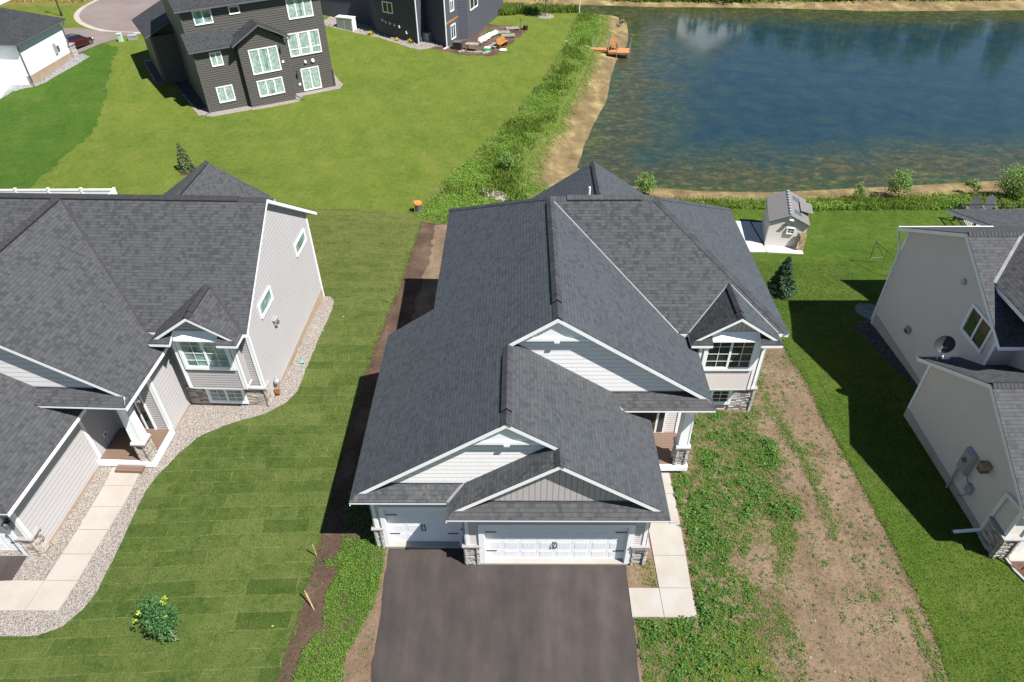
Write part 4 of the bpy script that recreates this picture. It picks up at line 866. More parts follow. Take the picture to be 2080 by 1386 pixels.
    b=MB(); b.box(15.4,17.1,8.1,8.2,2.46,2.57,m_white); b.build('gutter',rt)
    window(rt,(17.15,8.72,3.60),(0,-1,0),(-1,0,0),1.45,1.18,2,None,fw=.08,room=m_room)
    b=MB(); b.box(17.0,17.15,11.6,11.9,.95,1.25,m_metal); b.box(16.95,17.0,11.65,11.85,.98,1.12,m_metd); b.build('wall_vent',rt)
    b=MB(); b.cyl((17.15,9.85,5.17),(17.05,9.85,5.17),.13,.13,m_metal,12); b.build('round_vent',rt)
    b=MB(); b.box(15.25,15.62,2.35,2.68,2.2,2.36,m_wood); b.box(15.3,15.6,2.38,2.65,1.98,2.2,m_metd); b.build('wall_light_box',rt)
    b=MB(); b.box(15.44,15.62,3.05,3.62,1.05,2.05,m_metal); b.box(15.40,15.44,3.1,3.57,1.1,1.98,m_metal); b.cyl((15.38,3.35,1.62),(15.33,3.35,1.62),.09,.09,m_metd,12); b.build('meter_box',rt)
    b=MB(); b.bar((15.5,3.5,1.05),(15.5,3.5,-.3),.07,.07,m_metal); b.build('conduit',rt)
    b=MB(); b.box(15.46,15.62,2.5,2.78,.62,.98,m_metal); b.tube([(15.55,3.1,1.1),(15.5,2.85,1.0),(15.52,2.65,.98)],.015,m_metd,5); b.tube([(15.52,2.6,.62),(15.5,2.7,.3),(15.5,2.9,.1)],.015,m_metd,5); b.build('junction_box',rt)
    # stone corner and garage door
    ledge(15.50,16.15,.28,1.2,-.15,.98,m_stoneL,True,'stone_base',rt,'flr')
    tb('door_frame',(16.15,16.4,.36,.41,-.1,2.15),(16.15,20.9,.36,.41,2.0,2.2))
    b=MB(); b.box(16.4,20.9,.52,.56,-.1,2.0,m_door)
    for i in range(4): b.box(16.42,20.88,.50,.52,-.05+i*.5,.38+i*.5,m_door)
    b.build('garage_door',rt)
    b=MB(); b.box(16.1,21,.15,.5,-.3,-.06,m_concL); b.build('door_apron',rt)
rh_build()
dish=thing('satellite_dish','dark oval satellite dish lettered dish on the tan roof','satellite dish',(15.95,7.75,2.78))
b=MB(); b.tube([(0,0,0),(0,0,.42),(-.02,-.1,.55)],.025,m_white,6); b.bar((-.02,-.12,.55),(0,-.42,.42),.03,.03,m_white); b.build('mast',dish)
b=MB(); b.box(-.14,.14,-.46,-.40,.38,.42,m_white)
for x in (-.12,0,.12): b.cyl((x,-.46,.42),(x,-.36,.50),.035,.035,m_white,8)
b.build('receiver',dish)
def _refl():
    v=[];f=[];n=20;k=6
    fw=Vector((0,-.86,.5)).normalized(); u=Vector((1,0,0)); w=fw.cross(u)*-1; c=Vector((.0,.02,.78))
    for lay in (0,.02):
        for r in range(k+1):
            for i in range(n): t=2*math.pi*i/n; rr=r/k; v.append(tuple(c+u*(.43*rr*math.cos(t))+w*(.36*rr*math.sin(t))+fw*(.07*rr*rr-lay)))
    b=MB(); b.v=v
    for lay in (0,1):
        o=lay*(k+1)*n
        for r in range(k):
            for i in range(n):
                q=[o+r*n+i,o+r*n+(i+1)%n,o+(r+1)*n+(i+1)%n,o+(r+1)*n+i]; b.f.append(q if lay else q[::-1]); b.m.append(b.mi(m_black))
    o=b.build('reflector',dish,True)
    R3=Matrix((u,w,fw)).transposed().to_4x4(); R3.translation=c+fw*.045+w*.14
    text('dish',.17,m_metal,'lettering',o,R3)
_refl()
# ---------------------------------------------------------------- storage shed, pads and leaning boards
slabs('shed_pad',[[(12.2,24.3),(14.7,24.35),(14.9,29.1),(12.2,29.2)],[(14.72,24.3),(16.95,23.98),(17.12,24.95),(14.8,25.3)],[(14.9,25.3),(17.1,24.95),(17.6,28.7),(15.0,28.95)]],m_concP,.25,.06)
shz=-2.66
shed=thing('garden_shed','beige plastic shed with grey ribbed roof standing on a concrete pad by the pond','shed',(14.86,25.42,shz),R(-13))
def shed_build():
    W,D,E,P=2.32,3.35,1.78,2.32; m_sh=siding('shed_beige',(.60,.57,.53),lap=.13,line=.35); m_rf=siding('shed_roof',(.17,.158,.155),lap=.12,vert=True,line=.5)
    b=MB()
    b.poly([(0,0,-.3),(W,0,-.3),(W,0,E),(W/2,0,P),(0,0,E)],m_sh); b.poly([(W,D,-.3),(0,D,-.3),(0,D,E),(W/2,D,P),(W,D,E)],m_sh); b.poly([(0,D,-.3),(0,0,-.3),(0,0,E),(0,D,E)],m_sh); b.poly([(W,0,-.3),(W,D,-.3),(W,D,E),(W,0,E)],m_sh); b.build('siding',shed)
    r=MB(); o=.10
    for s in (0,1):
        f=(lambda x:E+(P-E)*x/(W/2)) if s==0 else (lambda x:E+(P-E)*(W-x)/(W/2)); x0=-o if s==0 else W/2; x1=W/2 if s==0 else W+o
        r.slab([(x0,-o,f(x0)+.05),(x1,-o,f(x1)+.05),(x1,D+o,f(x1)+.05),(x0,D+o,f(x0)+.05)],.07,m_rf,m_metd)
    ro=r.build('roof',shed)
    c=MB()
    for i in range(9): c.box(W/2-.07,W/2+.07,.1+i*.38,.3+i*.38,P+.04,P+.11,m_metal)
    c.build('ridge_cap',ro)
    for y in (.55,2.4):
        k=MB(); sl=(P-E)/(W/2); k.slab([(W/2+.3,y,P-.3*sl+.075),(W/2+.75,y,P-.75*sl+.075),(W/2+.75,y+.5,P-.75*sl+.075),(W/2+.3,y+.5,P-.3*sl+.075)],.015,m_glass,m_metd); k.build('skylight',ro)
    # side entry canopy
    k=MB(); k.slab([(W-.45,1.1,2.15),(W+.35,1.1,2.0),(W+.35,2.5,2.0),(W-.45,2.5,2.15)],.05,m_rf,m_metd); k.build('canopy',ro)
    window(shed,(1.15,0,1.05),(1,0,0),(0,-1,0),.42,.38,1,(2,2),fw=.035,room=m_room)
    k=MB(); k.box(W/2-.05,W/2+.2,-.2,-.05,P-.3,P-.22,m_white); k.box(W/2-.02,W/2+.1,-.12,0,P-.4,P-.3,m_black); k.build('flood_light',shed)
    k=MB(); k.box(.75,1.5,-.015,0,1.62,1.635,m_dark); k.build('door_seam',shed)
shed_build()
for nm,lb,x0,w_,h_,mm in (('leaning_board','wide pale board leaning against the right corner of the shed',2.0,.36,1.25,m_wood),('leaning_board','narrow dark board leaning beside the pale one on the shed front',1.80,.14,1.15,m_brown)):
    q=shed.matrix_basis if False else Matrix.Translation((14.86,25.42,shz))@Matrix.Rotation(R(-13),4,'Z')
    b=MB(); A=q@V3((x0,-.42,-.02)); B_=q@V3((x0+.03,-.06,h_)); u=(q@V3((1,0,0))-q@V3((0,0,0))); d=(B_-A); n=u.cross(d.normalized()); b.obox(A,u,d.normalized(),n,0,w_,0,d.length,0,.05,mm); tag(b.build(nm),lb,'board')
# ---------------------------------------------------------------- far houses
def win(parent,O,u,n,x0,x1,z0,z1,panes=2,curtain=True,room=None,**k): return window(parent,V3(O)+V3(u)*x0+V3((0,0,z0)),u,n,x1-x0,z1-z0,panes,None,fw=.05,room=room or m_roomG,curtain=curtain,inner=.05,**k)
bh=thing('charcoal_house','three-storey charcoal sided house with white windows standing on the slope','house',(-30.05,48.79,-2.8),R(32.5))
def bh_build():
    S=m_sidBk; w=MB()
    w.box(0,4.5,0,2,-.3,5.55,S); w.box(3.74,7.99,-.55,3,-.3,5.55,S); w.poly([(3.74,-.55,5.55),(7.99,-.55,5.55),(5.87,-.55,7.05)],S)
    w.box(.02,12.55,1.0,9.5,-.4,8.75,S); w.box(-2.1,7,9.3,15.4,.2,5.1,S); w.box(-2.0,.1,8.8,9.4,.2,5.1,S); w.build('siding',bh)
    ro=MB(); tr=MB()
    def pl(P,th=.16): ro.slab(P,.03,m_shB,m_dark); tr.slab([(a,b_,c-.031) for a,b_,c in P],th,m_metd,m_metd)
    pl([(-.4,-.4,5.72),(3.4,-.4,5.72),(4.1,1.0,6.9),(-.4,1.0,6.9)])
    for s in (-1,1): pl([(5.87,-1.0,7.25),(5.87+s*2.65,-1.0,5.78),(5.87+s*2.65,1.0,5.78),(5.87,1.0,7.25)])
    pl([(-.45,.55,8.85),(13,.55,8.85),(13,5.2,10.9),(-.45,5.2,10.9)]); pl([(-.45,9.95,8.85),(13,9.95,8.85),(13,5.2,10.9),(-.45,5.2,10.9)])
    pl([(-2.6,8.6,5.2),(2.0,8.6,7.2),(2.0,15.9,7.2),(-2.6,15.9,5.2)]); pl([(6.6,8.6,5.2),(2.0,8.6,7.2),(2.0,15.9,7.2),(6.6,15.9,5.2)])
    r=ro.build('roof',bh); tr.build('fascia',bh)
    b=MB(); b.poly([(.03,1.5,8.7),(.03,9,8.7),(.03,5.2,10.7)],S); b.poly([(-2.1,9.3,5.1),(6.2,9.3,5.1),(2,9.3,6.95)],S); b.build('gable_wall',bh)
    F=(0,0,0); U=(1,0,0); Nn=(0,-1,0)
    win(bh,(0,0,0),U,Nn,1.12,2.52,.87,2.22); win(bh,(0,0,0),U,Nn,1.36,2.3,4.12,5.25)
    win(bh,(0,-.55,0),U,Nn,4.72,7.05,.86,2.25,3); win(bh,(0,-.55,0),U,Nn,4.62,7.18,2.95,5.05,3)
    win(bh,(0,1.0,0),U,Nn,1.05,2.55,7.45,8.55,curtain=False); win(bh,(0,1.0,0),U,Nn,4.15,5.0,7.9,8.48,1,False,m_room); win(bh,(0,1.0,0),U,Nn,9.3,11.6,6.72,8.42,3)
    for x0,x1 in ((8.75,9.65),(9.8,10.75),(10.88,11.78)): win(bh,(0,1.0,0),U,Nn,x0,x1,3.42,5.42,1,transom=.6)
    win(bh,(0,1.0,0),U,Nn,9.4,11.14,.08,2.1,2)
    lantern(bh,(7.5,-.62,4.8)); lantern(bh,(9.0,.92,1.8))
    for x,z in ((7.5,3.6),(9.05,.75)):
        b=MB(); y=-.55 if x<8 else 1.0; b.box(x-.1,x+.1,y-.06,y,z-.1,z+.1,m_white); b.build('wall_box',bh)
    for x in (10.0,10.75):
        b=MB(); b.cyl((x,1.0,2.75),(x,.86,2.75),.16 if x>10.5 else .12,.16 if x>10.5 else .12,m_white,12); b.build('wall_vent',bh)
    b=MB(); b.box(-.06,.06,-.06,.10,0,1.45,m_metd); b.build('corner_post',bh); b=MB(); b.box(12.5,12.62,.9,1.06,0,1.6,m_metd); b.build('corner_post',bh)
    def pipe(*pts):
        b=MB()
        for p,q in zip(pts,pts[1:]): b.bar(p,q,.09,.07,m_metd)
        b.build('downspout',bh)
    pipe((-.15,.9,8.7),(.0,.95,8.2),(.0,.97,7.0)); pipe((8.35,-.8,5.6),(8.05,-.5,5.1),(8.05,-.56,.3),(8.6,-1.3,.02)); pipe((-.3,-.3,5.5),(0,-.05,5.1),(-.02,-.06,.2),(-1.1,-.9,.08))
bh_build()
b=MB(); q=[(-.8,-.6),(.8,-.6),(.8,.6),(-.8,.6)]
b.box(-.8,.8,-1.3,.5,0,1.0,m_metal); b.box(-.8,.8,.5,.58,1.0,1.35,m_metal); b.box(-.8,-.72,-.2,.5,1.0,1.2,m_metal); b.box(.72,.8,-.2,.5,1.0,1.2,m_metal); b.box(-.72,.72,-.2,.5,1.005,1.02,m_metd)
o=tag(b.build('window_well'),'grey metal egress box beside the shaded left wall of the charcoal house','window well'); o.location=(-31.9,53.3,zat(-31.9,53.3)-.3); o.rotation_euler=(0,0,R(32))
def face_frame(A,B):
    A,B=Vector(A),Vector(B); u=(B-A); u.z=0; u.normalize(); return u,Vector((u.y,-u.x,0))
def prism_house(root,fp,z0,z1,S,eave,peak,rm,fm,over=.45):
    w=MB(); n=len(fp)
    for i in range(n):
        a,b_=fp[i],fp[(i+1)%n]; w.poly([(a[0],a[1],z0),(b_[0],b_[1],z0),(b_[0],b_[1],z1),(a[0],a[1],z1)],S)
    w.build('siding',root)
wh=thing('white_house','white sided house with dark hip roof at the top left corner','house')
def wh_build():
    S=m_sidW
    prism_house(wh,[(-48.88,53.72),(-48.62,61.3),(-56,61.6),(-56,53.9)],-1.9,2.2,S,0,0,0,0)
    prism_house(wh,[(-51.13,54.15),(-60,54.2),(-60,46),(-50.0,49.5)],-2.2,4.6,S,0,0,0,0)
    ro=MB(); tr=MB(); E=2.28; P1=(-52.6,58.6,4.25); P2=(-57.5,58.4,4.25); c=[(-48.4,53.25),(-48.15,61.8),(-60,62.1),(-60,53.5)]
    A=[(x,y,E) for x,y in c]
    for P in ([A[0],A[1],P1],[A[1],A[2],P2,P1],[A[3],A[0],P1,P2]): ro.slab(P,.03,m_shB,m_dark); tr.slab([(x,y,z-.031) for x,y,z in P],.14,m_metd,m_metd)
    E2=4.7; c2=[(-51.0,54.7),(-49.4,49.2),(-60,45.5),(-61,54.9)]; Q=(-56,51,7)
    for i in range(4):
        P=[(*c2[i],E2),(*c2[(i+1)%4],E2),Q]; ro.slab(P,.03,m_shB,m_dark); tr.slab([(x,y,z-.031) for x,y,z in P],.14,m_metd,m_metd)
    r=ro.build('roof',wh); tr.build('fascia',wh)
    b=MB(); b.box(-60,-55.6,60.2,66,3.2,6.2,S); b.build('upper_wall',wh); b=MB(); b.slab([(-55.2,59.8,5.2),(-55.2,66.4,5.2),(-58,66.4,7),(-58,59.8,7)],.2,m_shB,m_white); b.build('upper_roof',wh)
    for p,q in (((-48.86,53.68),(-48.60,61.35)),((-51.15,54.12),(-48.90,53.70))):
        u,n=face_frame((*p,0),(*q,0)); l=(Vector(q)-Vector(p)).length; b=MB(); b.obox((*p,0),u,n,(0,0,1),0,l,0,.03,-2,-.85,m_found); b.build('foundation',wh)
    def pipe(*pts):
        b=MB()
        for p,q in zip(pts,pts[1:]): b.bar(p,q,.10,.08,m_metd)
        b.build('downspout',wh)
    pipe((-48.5,53.4,2.1),(-48.8,53.7,1.7),(-48.8,53.66,-1.5),(-48.5,53.2,-1.65)); pipe((-48.2,61.4,2.1),(-48.5,61.2,1.5),(-48.52,61.2,.5),(-48.45,61.1,.2),(-48.5,61.2,-1.4))
    b=MB(); b.box(-48.75,-48.6,58.7,59.15,-.35,.65,m_metal); b.build('meter_box',wh); b=MB(); b.box(-48.75,-48.6,59.3,59.6,-.2,.3,m_metd); b.build('meter_box',wh)
    ledge(-48.85,-48.3,61.0,61.9,-1.6,-.2,m_stone,True,'stone_base',wh,'flr')
wh_build()
bl=thing('slate_house','dark slate sided house with a yellow-planted rock bed at the top','house')
def bl_build():
    FP=[(-25.6,77.6),(-19.2,74.7),(-18.14,72.3),(-12.9,68.95),(-12.2,71.0),(-9.6,68.1),(-8.45,71.2),(-7.35,71.5),(-5.7,76.4),(-3.5,84),(-20,92),(-27,84)]
    prism_house(bl,FP,-3.2,4.0,m_sidBl,0,0,0,0)
    c=Vector((-14,79,6.5)); r=MB(); t=MB(); n=len(FP)
    for i in range(n):
        a,b_=[Vector((*FP[k],4.0)) for k in (i,(i+1)%n)]; a=a+(a-Vector((c.x,c.y,4)))*.05; b_=b_+(b_-Vector((c.x,c.y,4)))*.05
        r.slab([tuple(a),tuple(b_),tuple(c)],.04,m_shB,m_dark)
    r.build('roof',bl)
    def fw_(i,x0,x1,z0,z1,panes=2,**k):
        A=Vector((*FP[i],0)); u,nn=face_frame(A,(*FP[i+1],0)); return window(bl,A+u*x0+Vector((0,0,z0)),u,nn,x1-x0,z1-z0,panes,None,fw=.07,room=m_room,inner=.05,**k)
    fw_(2,1.35,2.75,.28,1.35); fw_(5,1.3,2.4,-2.2,-.75); fw_(5,1.4,2.3,.75,1.8); fw_(8-1,1.0,3.3,.1,2.3,room=None) if False else None
    fw_(7,.9,3.2,.15,2.2)
    def corner(i,dx=0):
        b=MB(); x,y=FP[i]; b.cyl((x,y-.04,-2.75),(x,y-.04,4),.07,.07,m_white,8); b.bar((x,y-.04,-2.7),(x-.35,y-.5,-2.78),.12,.1,m_white); b.build('downspout',bl)
    corner(3); corner(5)
    for i,x,z in ((2,1.7,-.85),(2,2.3,-.9),(2,3.0,-1.0),(2,3.7,-1.1),(2,4.7,-1.6),(2,1.2,-.7)):
        A=Vector((*FP[i],0)); u,nn=face_frame(A,(*FP[i+1],0)); p=A+u*x+Vector((0,0,z)); b=MB(); b.tube([p,p+nn*.25,p+nn*.25+Vector((0,0,.25))],.06,m_white,6); b.build('vent_elbow',bl)
    u,nn=face_frame((*FP[5],0),(*FP[6],0)); b=MB(); b.obox((*FP[5],0),u,nn,(0,0,1),.1,3.3,0,.06,-.35,-.15,m_cedar); b.build('ledger_board',bl)
bl_build()
# ---------------------------------------------------------------- vegetation
ORD=['first','second','third','fourth','fifth','sixth','seventh','eighth','ninth','tenth','eleventh','twelfth','thirteenth']
def leafcloud(C_,S_,up=.5,asp=.55,flat_=0.):
    """n small four-cornered leaves: centres C_, lengths S_, tilted at random, up = how much they face the sky"""
    n=len(C_); a=rng.normal(size=(n,3)); a[:,2]*=(1-up); a/=np.linalg.norm(a,axis=1)[:,None]+1e-9
    nn=rng.normal(size=(n,3)); nn[:,2]=np.abs(nn[:,2])+up*2.5; b=np.cross(nn,a); b/=np.linalg.norm(b,axis=1)[:,None]+1e-9
    h=S_[:,None]/2; V=np.stack([C_-a*h,C_-b*h*asp+a*h*.1,C_+a*h,C_+b*h*asp+a*h*.1],1).reshape(-1,3)
    return V,np.arange(n*4).reshape(n,4)
def blades(P,Hh,W,lean=.35):
    n=len(P); t=rng.uniform(0,2*np.pi,n); d=np.stack([np.cos(t),np.sin(t),np.zeros(n)],1); l=rng.uniform(-lean,lean,(n,2)); tip=P+np.stack([l[:,0]*Hh,l[:,1]*Hh,Hh],1); mid=P+(tip-P)*.55; mid[:,2]+=.06*Hh
    V=np.stack([P-d*W[:,None]*.4,P+d*W[:,None]*.4,mid+d*W[:,None]*.5,tip,mid-d*W[:,None]*.5],1)
    q=np.arange(n)*5; F=np.concatenate([np.stack([q,q+1,q+2],1),np.stack([q,q+2,q+4],1),np.stack([q+4,q+2,q+3],1)])
    return V.reshape(-1,3),F
def inpoly(poly,n,dens=None):
    P=np.array(poly,float); lo=P.min(0); hi=P.max(0); out=[]; tot=0
    while tot<n:
        q=rng.uniform(lo,hi,(n*2,2)); k=sd(P,q[:,0],q[:,1])<0; q=q[k]
        if dens is not None: q=q[rng.uniform(size=len(q))<dens(q[:,0],q[:,1])]
        out.append(q); tot+=len(q)
    return np.concatenate(out)[:n]
def plants(name,Q,hh,rr,ls,k,m,label=None,kind='stuff',up=.45):
    """Q plant spots; each gets k leaves within radius rr and height hh"""
    n=len(Q); z=zat(Q[:,0],Q[:,1]); sz=rng.uniform(.45,1.25,n)*(.6+.8*noise2(Q[:,0],Q[:,1],.9,21))
    c=np.repeat(np.stack([Q[:,0],Q[:,1],z],1),k,0); s=np.repeat(sz,k); m_=len(c); th=rng.uniform(0,2*np.pi,m_); r=np.sqrt(rng.uniform(0,1,m_))*rr*s
    c[:,0]+=np.cos(th)*r; c[:,1]+=np.sin(th)*r; c[:,2]+=.02+rng.uniform(.1,1,m_)*hh*s*(1-.5*(r/(rr*s+1e-9))**2)
    V,F=leafcloud(c,rng.uniform(.6,1.3,m_)*ls*np.sqrt(s),up); o=npmesh(name,V,F,m); return tag(o,label,None,None,kind)
def clampd(v): return np.clip(v,0,1)
def fbm(x,y,s,seed): return .5*noise2(x,y,s,seed)+.3*noise2(x,y,s*2.3,seed+1)+.2*noise2(x,y,s*5.1,seed+2)
YARD=[(2.62,-6),(12.0,-6),(12.0,-3.6),(12.2,-1),(12.2,2.5),(12.1,5),(11.9,8),(11.95,9.7),(11.85,12),(11.6,13.4),(9.6,13.4),(9.2,8.3),(8.9,7.7),(6.3,7.7),(5.5,6),(5.5,4.1),(4.85,4.1),(4.82,1.2),(4.72,-2.08),(2.62,-2.08)]
def d_yard(x,y):
    f=fbm(x,y,.75,31); g=fbm(x,y,2.1,41)
    A=clampd((7.1-.12*(y+1)-x)/.9+ (f-.5)*3.2)*(y<4.6)                       # along the walk
    B=clampd(1.15-np.maximum(np.abs(x-7.2)/2.35,np.abs(y-4.9)/3.1)**4+(f-.5)*2.6)*(y>1.2)
    Cc=clampd(1-np.abs(x-(10.05+.02*y+.35*np.sin(y*.5)))/.38+(g-.5)*1.4)*(y>1)*(y<12)*.8
    D=clampd(1-np.abs(x-(8.05+.16*y+.3*np.sin(y*.9)))/.55+(f-.5)*2.2)*(y<2.8)*.8
    E=clampd(1-np.abs(x-(11.95+.05*y))/.28+(g-.5))*(y<-1.6)*.8
    F=clampd((-1.7-y)*.9+(f-.55)*4)*(x<6.4)
    G=clampd((f-.52)*3)*.30*(x>6)
    return clampd(np.maximum.reduce([A,B*.95,Cc,D,E,F,G,np.full(x.shape,.012)]))*(.35+.65*(fbm(x,y,3.5,140)>.45))
Q=inpoly(YARD,29000,d_yard); plants('yard_weeds',Q,.10,.075,.043,6,m_weed)
Q=inpoly(YARD,3000,lambda x,y:clampd(.04+.5*fbm(x,y,.5,131)**2)*(x>5)); plants('seedlings',Q,.05,.045,.035,5,m_weed)
Q=inpoly(YARD,620,lambda x,y:clampd(.25+.75*(fbm(x,y,.6,77)>.52))*(x>6.2)); plants('scattered_weeds',Q,.09,.085,.06,11,m_weedD)
Q=inpoly(YARD,900,lambda x,y:d_yard(x,y)>.8); plants('broadleaf_weeds',Q,.22,.13,.10,9,m_weedD)
Q=inpoly([(2.62,-6),(7.4,-6),(6.6,-2.6),(4.6,-2.1),(2.62,-2.1)],2600,lambda x,y:clampd(fbm(x,y,.8,90)*2.2-.55)); plants('yellow_weeds',Q,.10,.085,.045,7,leaf_mat('yellow_green_leaves',[(.12,.19,.02),(.19,.25,.025),(.25,.28,.03)]))
PATCH=[(2.62,.2),(3.45,.2),(3.5,-.9),(2.56,-.9)]
Q=inpoly(PATCH,420,lambda x,y:clampd((x-2.75)*1.6)); V,F=blades(np.stack([Q[:,0],Q[:,1],zat(Q[:,0],Q[:,1])+.01],1),rng.uniform(.05,.14,420),rng.uniform(.008,.02,420),1.3); 
tag(npmesh('walk_grass',V,F,leaf_mat('thin_dry_grass',[(.14,.2,.04),(.25,.28,.08),(.38,.34,.16)])),kind='stuff')
LEFT=[(-7.75,1.0),(-6.6,1.0),(-6.12,.6),(-6.08,-.4),(-6.2,-1.6),(-6.5,-2.6),(-6.9,-3.4),(-6.3,-6),(-8.3,-6),(-8.2,-3.2),(-7.75,-2.3),(-7.9,-1.3),(-7.6,-.2),(-8.25,-.1),(-8.2,.1),(-7.7,.2)]
Q=inpoly(LEFT,5600,lambda x,y:clampd(fbm(x,y,.9,55)*2.6-.32)); plants('driveway_weeds',Q,.15,.085,.055,8,m_weed)
Q=inpoly([(-8.5,1),(-6,1),(-6,-6),(-8.6,-6)],120); plants('thin_weeds',Q,.08,.07,.05,7,m_weedD)
Q=inpoly([(-7.9,9.5),(-6.5,9.5),(-6.5,.4),(-7.9,1)],1700,lambda x,y:clampd(fbm(x,y,.9,58)*2.2-.4)); plants('shaded_weeds',Q,.12,.08,.055,7,m_weedD)
# the overgrown bank between the lawns and the pond
BANKL=[(6.6,86.2),(3.9,71.6),(2.5,65.0),(.7,57.6),(-.9,52.9),(-2.8,47.2),(-4.5,42.7),(-6.3,38.2),(-7.5,35.1),(-8.4,31.),(-8.9,29.0),(-7.4,27.6),(-4,27.6),(0,29),(4,31.5),(1,33.5),(-.5,35),(-.5,39.3),(.8,43),(2.4,47.5),(2.9,51.6),(4.1,54.8),(5.,58.8),(6.2,64),(6.8,67.4),(8.1,72),(9.2,77.4),(9.6,84.3)]
def tallgrass(name,poly,n,h0,h1,w,m,dens=None,lean=.35):
    Q=inpoly(poly,n,dens); z=zat(Q[:,0],Q[:,1]); hs=rng.uniform(h0,h1,n)*(.45+1.1*fbm(Q[:,0],Q[:,1],.45,61)); V,F=blades(np.stack([Q[:,0],Q[:,1],z],1),hs,rng.uniform(.6,1.4,n)*w,lean)
    return tag(npmesh(name,V,F,m),kind='stuff')
drape('bank_soil',rough(BANKL,.4,.35),.016,m_bank)
edgeL=lambda x,y:clampd(-sd(BANKL,x,y)/1.6-.1)
tallgrass('tall_grass',BANKL,9000,.2,.55,.07,m_tall,lambda x,y:clampd(fbm(x,y,.45,66)*4-1.7)*edgeL(x,y))
m_bankw=leaf_mat('bank_leaves',[(.08,.18,.02),(.14,.27,.03),(.20,.34,.04),(.27,.39,.06),(.33,.38,.09)],.4)
rk=lambda x,y:(np.abs((x+3.4)*.73+(y-33.1)*.68)>1.1)|(np.abs((x+3.4)*-.68+(y-33.1)*.73)>.55)
Q=inpoly(BANKL,14000,lambda x,y:clampd(fbm(x,y,.4,70)*4-1.4)*edgeL(x,y)*rk(x,y)); plants('bank_weeds',Q,.30,.22,.10,9,m_bankw)
Q=inpoly(BANKL,11000,lambda x,y:clampd(.25+1.6*(fbm(x,y,.9,171)-.35))*edgeL(x,y)*rk(x,y)); plants('low_bank_weeds',Q,.16,.2,.085,7,m_bankw)
BANKR=[(9.2,31.2),(14.7,31.3),(19.9,30.9),(27,30.8),(35,30.9),(60,31),(60,34.2),(37,34.3),(28,34.1),(21,33.9),(17,33.6),(11,33.7),(8,33.2)]
drape('bank_soil',rough([(9.2,31.3),(14.7,31.4),(27,31),(60,31.1),(60,33.6),(28,33.4),(17,33.0),(9,33.0)],.4,.3),.018,m_bank)
tallgrass('shore_grass',BANKR,15000,.2,.5,.05,m_tall,lambda x,y:clampd((33.6-y)*.8)*clampd(fbm(x,y,.5,81)*2.8-.45))
Q=inpoly(BANKR,5200,lambda x,y:clampd((33.3-y)*.8)*clampd(fbm(x,y,.3,84)*3.4-1.2)); plants('shore_weeds',Q,.42,.24,.11,10,m_bankw)
tallgrass('reeds',[(-14,84),(-10,81.5),(-5.8,81.3),(0,83),(5.6,86.6),(6.9,86.9),(5,88.4),(0,89.6),(-6,90.6),(-12,91.6),(-16,90)],15000,.5,1.1,.12,m_tall)
tallgrass('far_bank_grass',[(-20,94.6),(8,93.8),(15,91.6),(30,90.7),(60,89.6),(100,89.8),(100,99),(-20,101)],26000,.4,1.1,.16,m_tall,lambda x,y:clampd(fbm(x,y,.25,91)*2.6-.5))
tallgrass('meadow_grass',[(-130,77),(-60,81),(-56.6,80.5),(-55.6,85),(-52,94),(-60,110),(-130,110)],22000,.4,.9,.14,leaf_mat('dry_meadow_grass',[(.2,.24,.05),(.3,.28,.08),(.42,.33,.12),(.5,.3,.15)]))
Q=inpoly([(-20,96.5),(8,95.5),(15,92.4),(30,91.4),(60,90.3),(110,90.6),(110,100),(-20,103)],1700,lambda x,y:clampd(fbm(x,y,.14,95)*3-.9)); plants('far_bank_shrubs',Q,2.4,1.3,.42,60,m_far,up=.2)
def trunk(parent,h,r,lean=(0,0),limbs=5,m=None,spread=.5,z0=.35):
    b=MB(); m=m or m_bark; P=[V3((lean[0]*t*h,lean[1]*t*h,t*h)) for t in (0,.35,.7,1)]
    for k in range(3): b.cyl(P[k],P[k+1],r*(1-.3*k),r*(1-.3*(k+1)),m,7)
    for i in range(limbs):
        t=z0+(.95-z0)*i/limbs; a=i*2.4; s=V3((lean[0]*t*h,lean[1]*t*h,t*h)); e=s+V3((math.cos(a)*spread*h*(1-t*.6),math.sin(a)*spread*h*(1-t*.6),h*.22)); b.cyl(s,e,r*.4,r*.12,m,5)
    return b.build('trunk',parent)
def spruce(label,loc,h,rad,m,n=5200,lean=(0,0),size=.11):
    t=thing('spruce_tree',label,'tree',loc); trunk(t,h*.95,.05*h/2.4,lean,0)
    u=rng.uniform(0,1,n)**.8; z=h*(.05+.93*(1-u)); whorl=.78+.34*(np.sin(z/h*2*np.pi*9)>0)*rng.uniform(.3,1,n)
    th=rng.uniform(0,2*np.pi,n); th=th+.12*np.sin(th*9+z*7); R_=rad*(1-z/h)**.85*whorl*(.55+.5*rng.uniform(0,1,n)**.5)*(1+.14*np.sin(th*5+z*4))
    c=np.stack([np.cos(th)*R_+lean[0]*z,np.sin(th)*R_+lean[1]*z,z-.25*R_],1)
    a=np.stack([np.cos(th),np.sin(th),-.35+rng.normal(0,.25,n)],1)+rng.normal(0,.35,(n,3)); a/=np.linalg.norm(a,axis=1)[:,None]; b=np.cross(a,rng.normal(size=(n,3))); b/=np.linalg.norm(b,axis=1)[:,None]
    s=rng.uniform(.6,1.4,n)[:,None]*size; V=np.stack([c-a*s,c-b*s*.3,c+a*s,c+b*s*.3],1).reshape(-1,3); npmesh('crown',V,np.arange(n*4).reshape(n,4),m,t); return t
spruce('dark green spruce on the lawn below the shed',(13.4,18.05,zat(13.4,18.05)),2.55,.85,m_spruce,11000,(0,0),.075)
spruce('pale needled young spruce in a mulch ring behind the left neighbour roof',(-27.3,36.2,zat(-27.3,36.2)),2.3,.72,m_pine,5000,(-.05,0),.08)
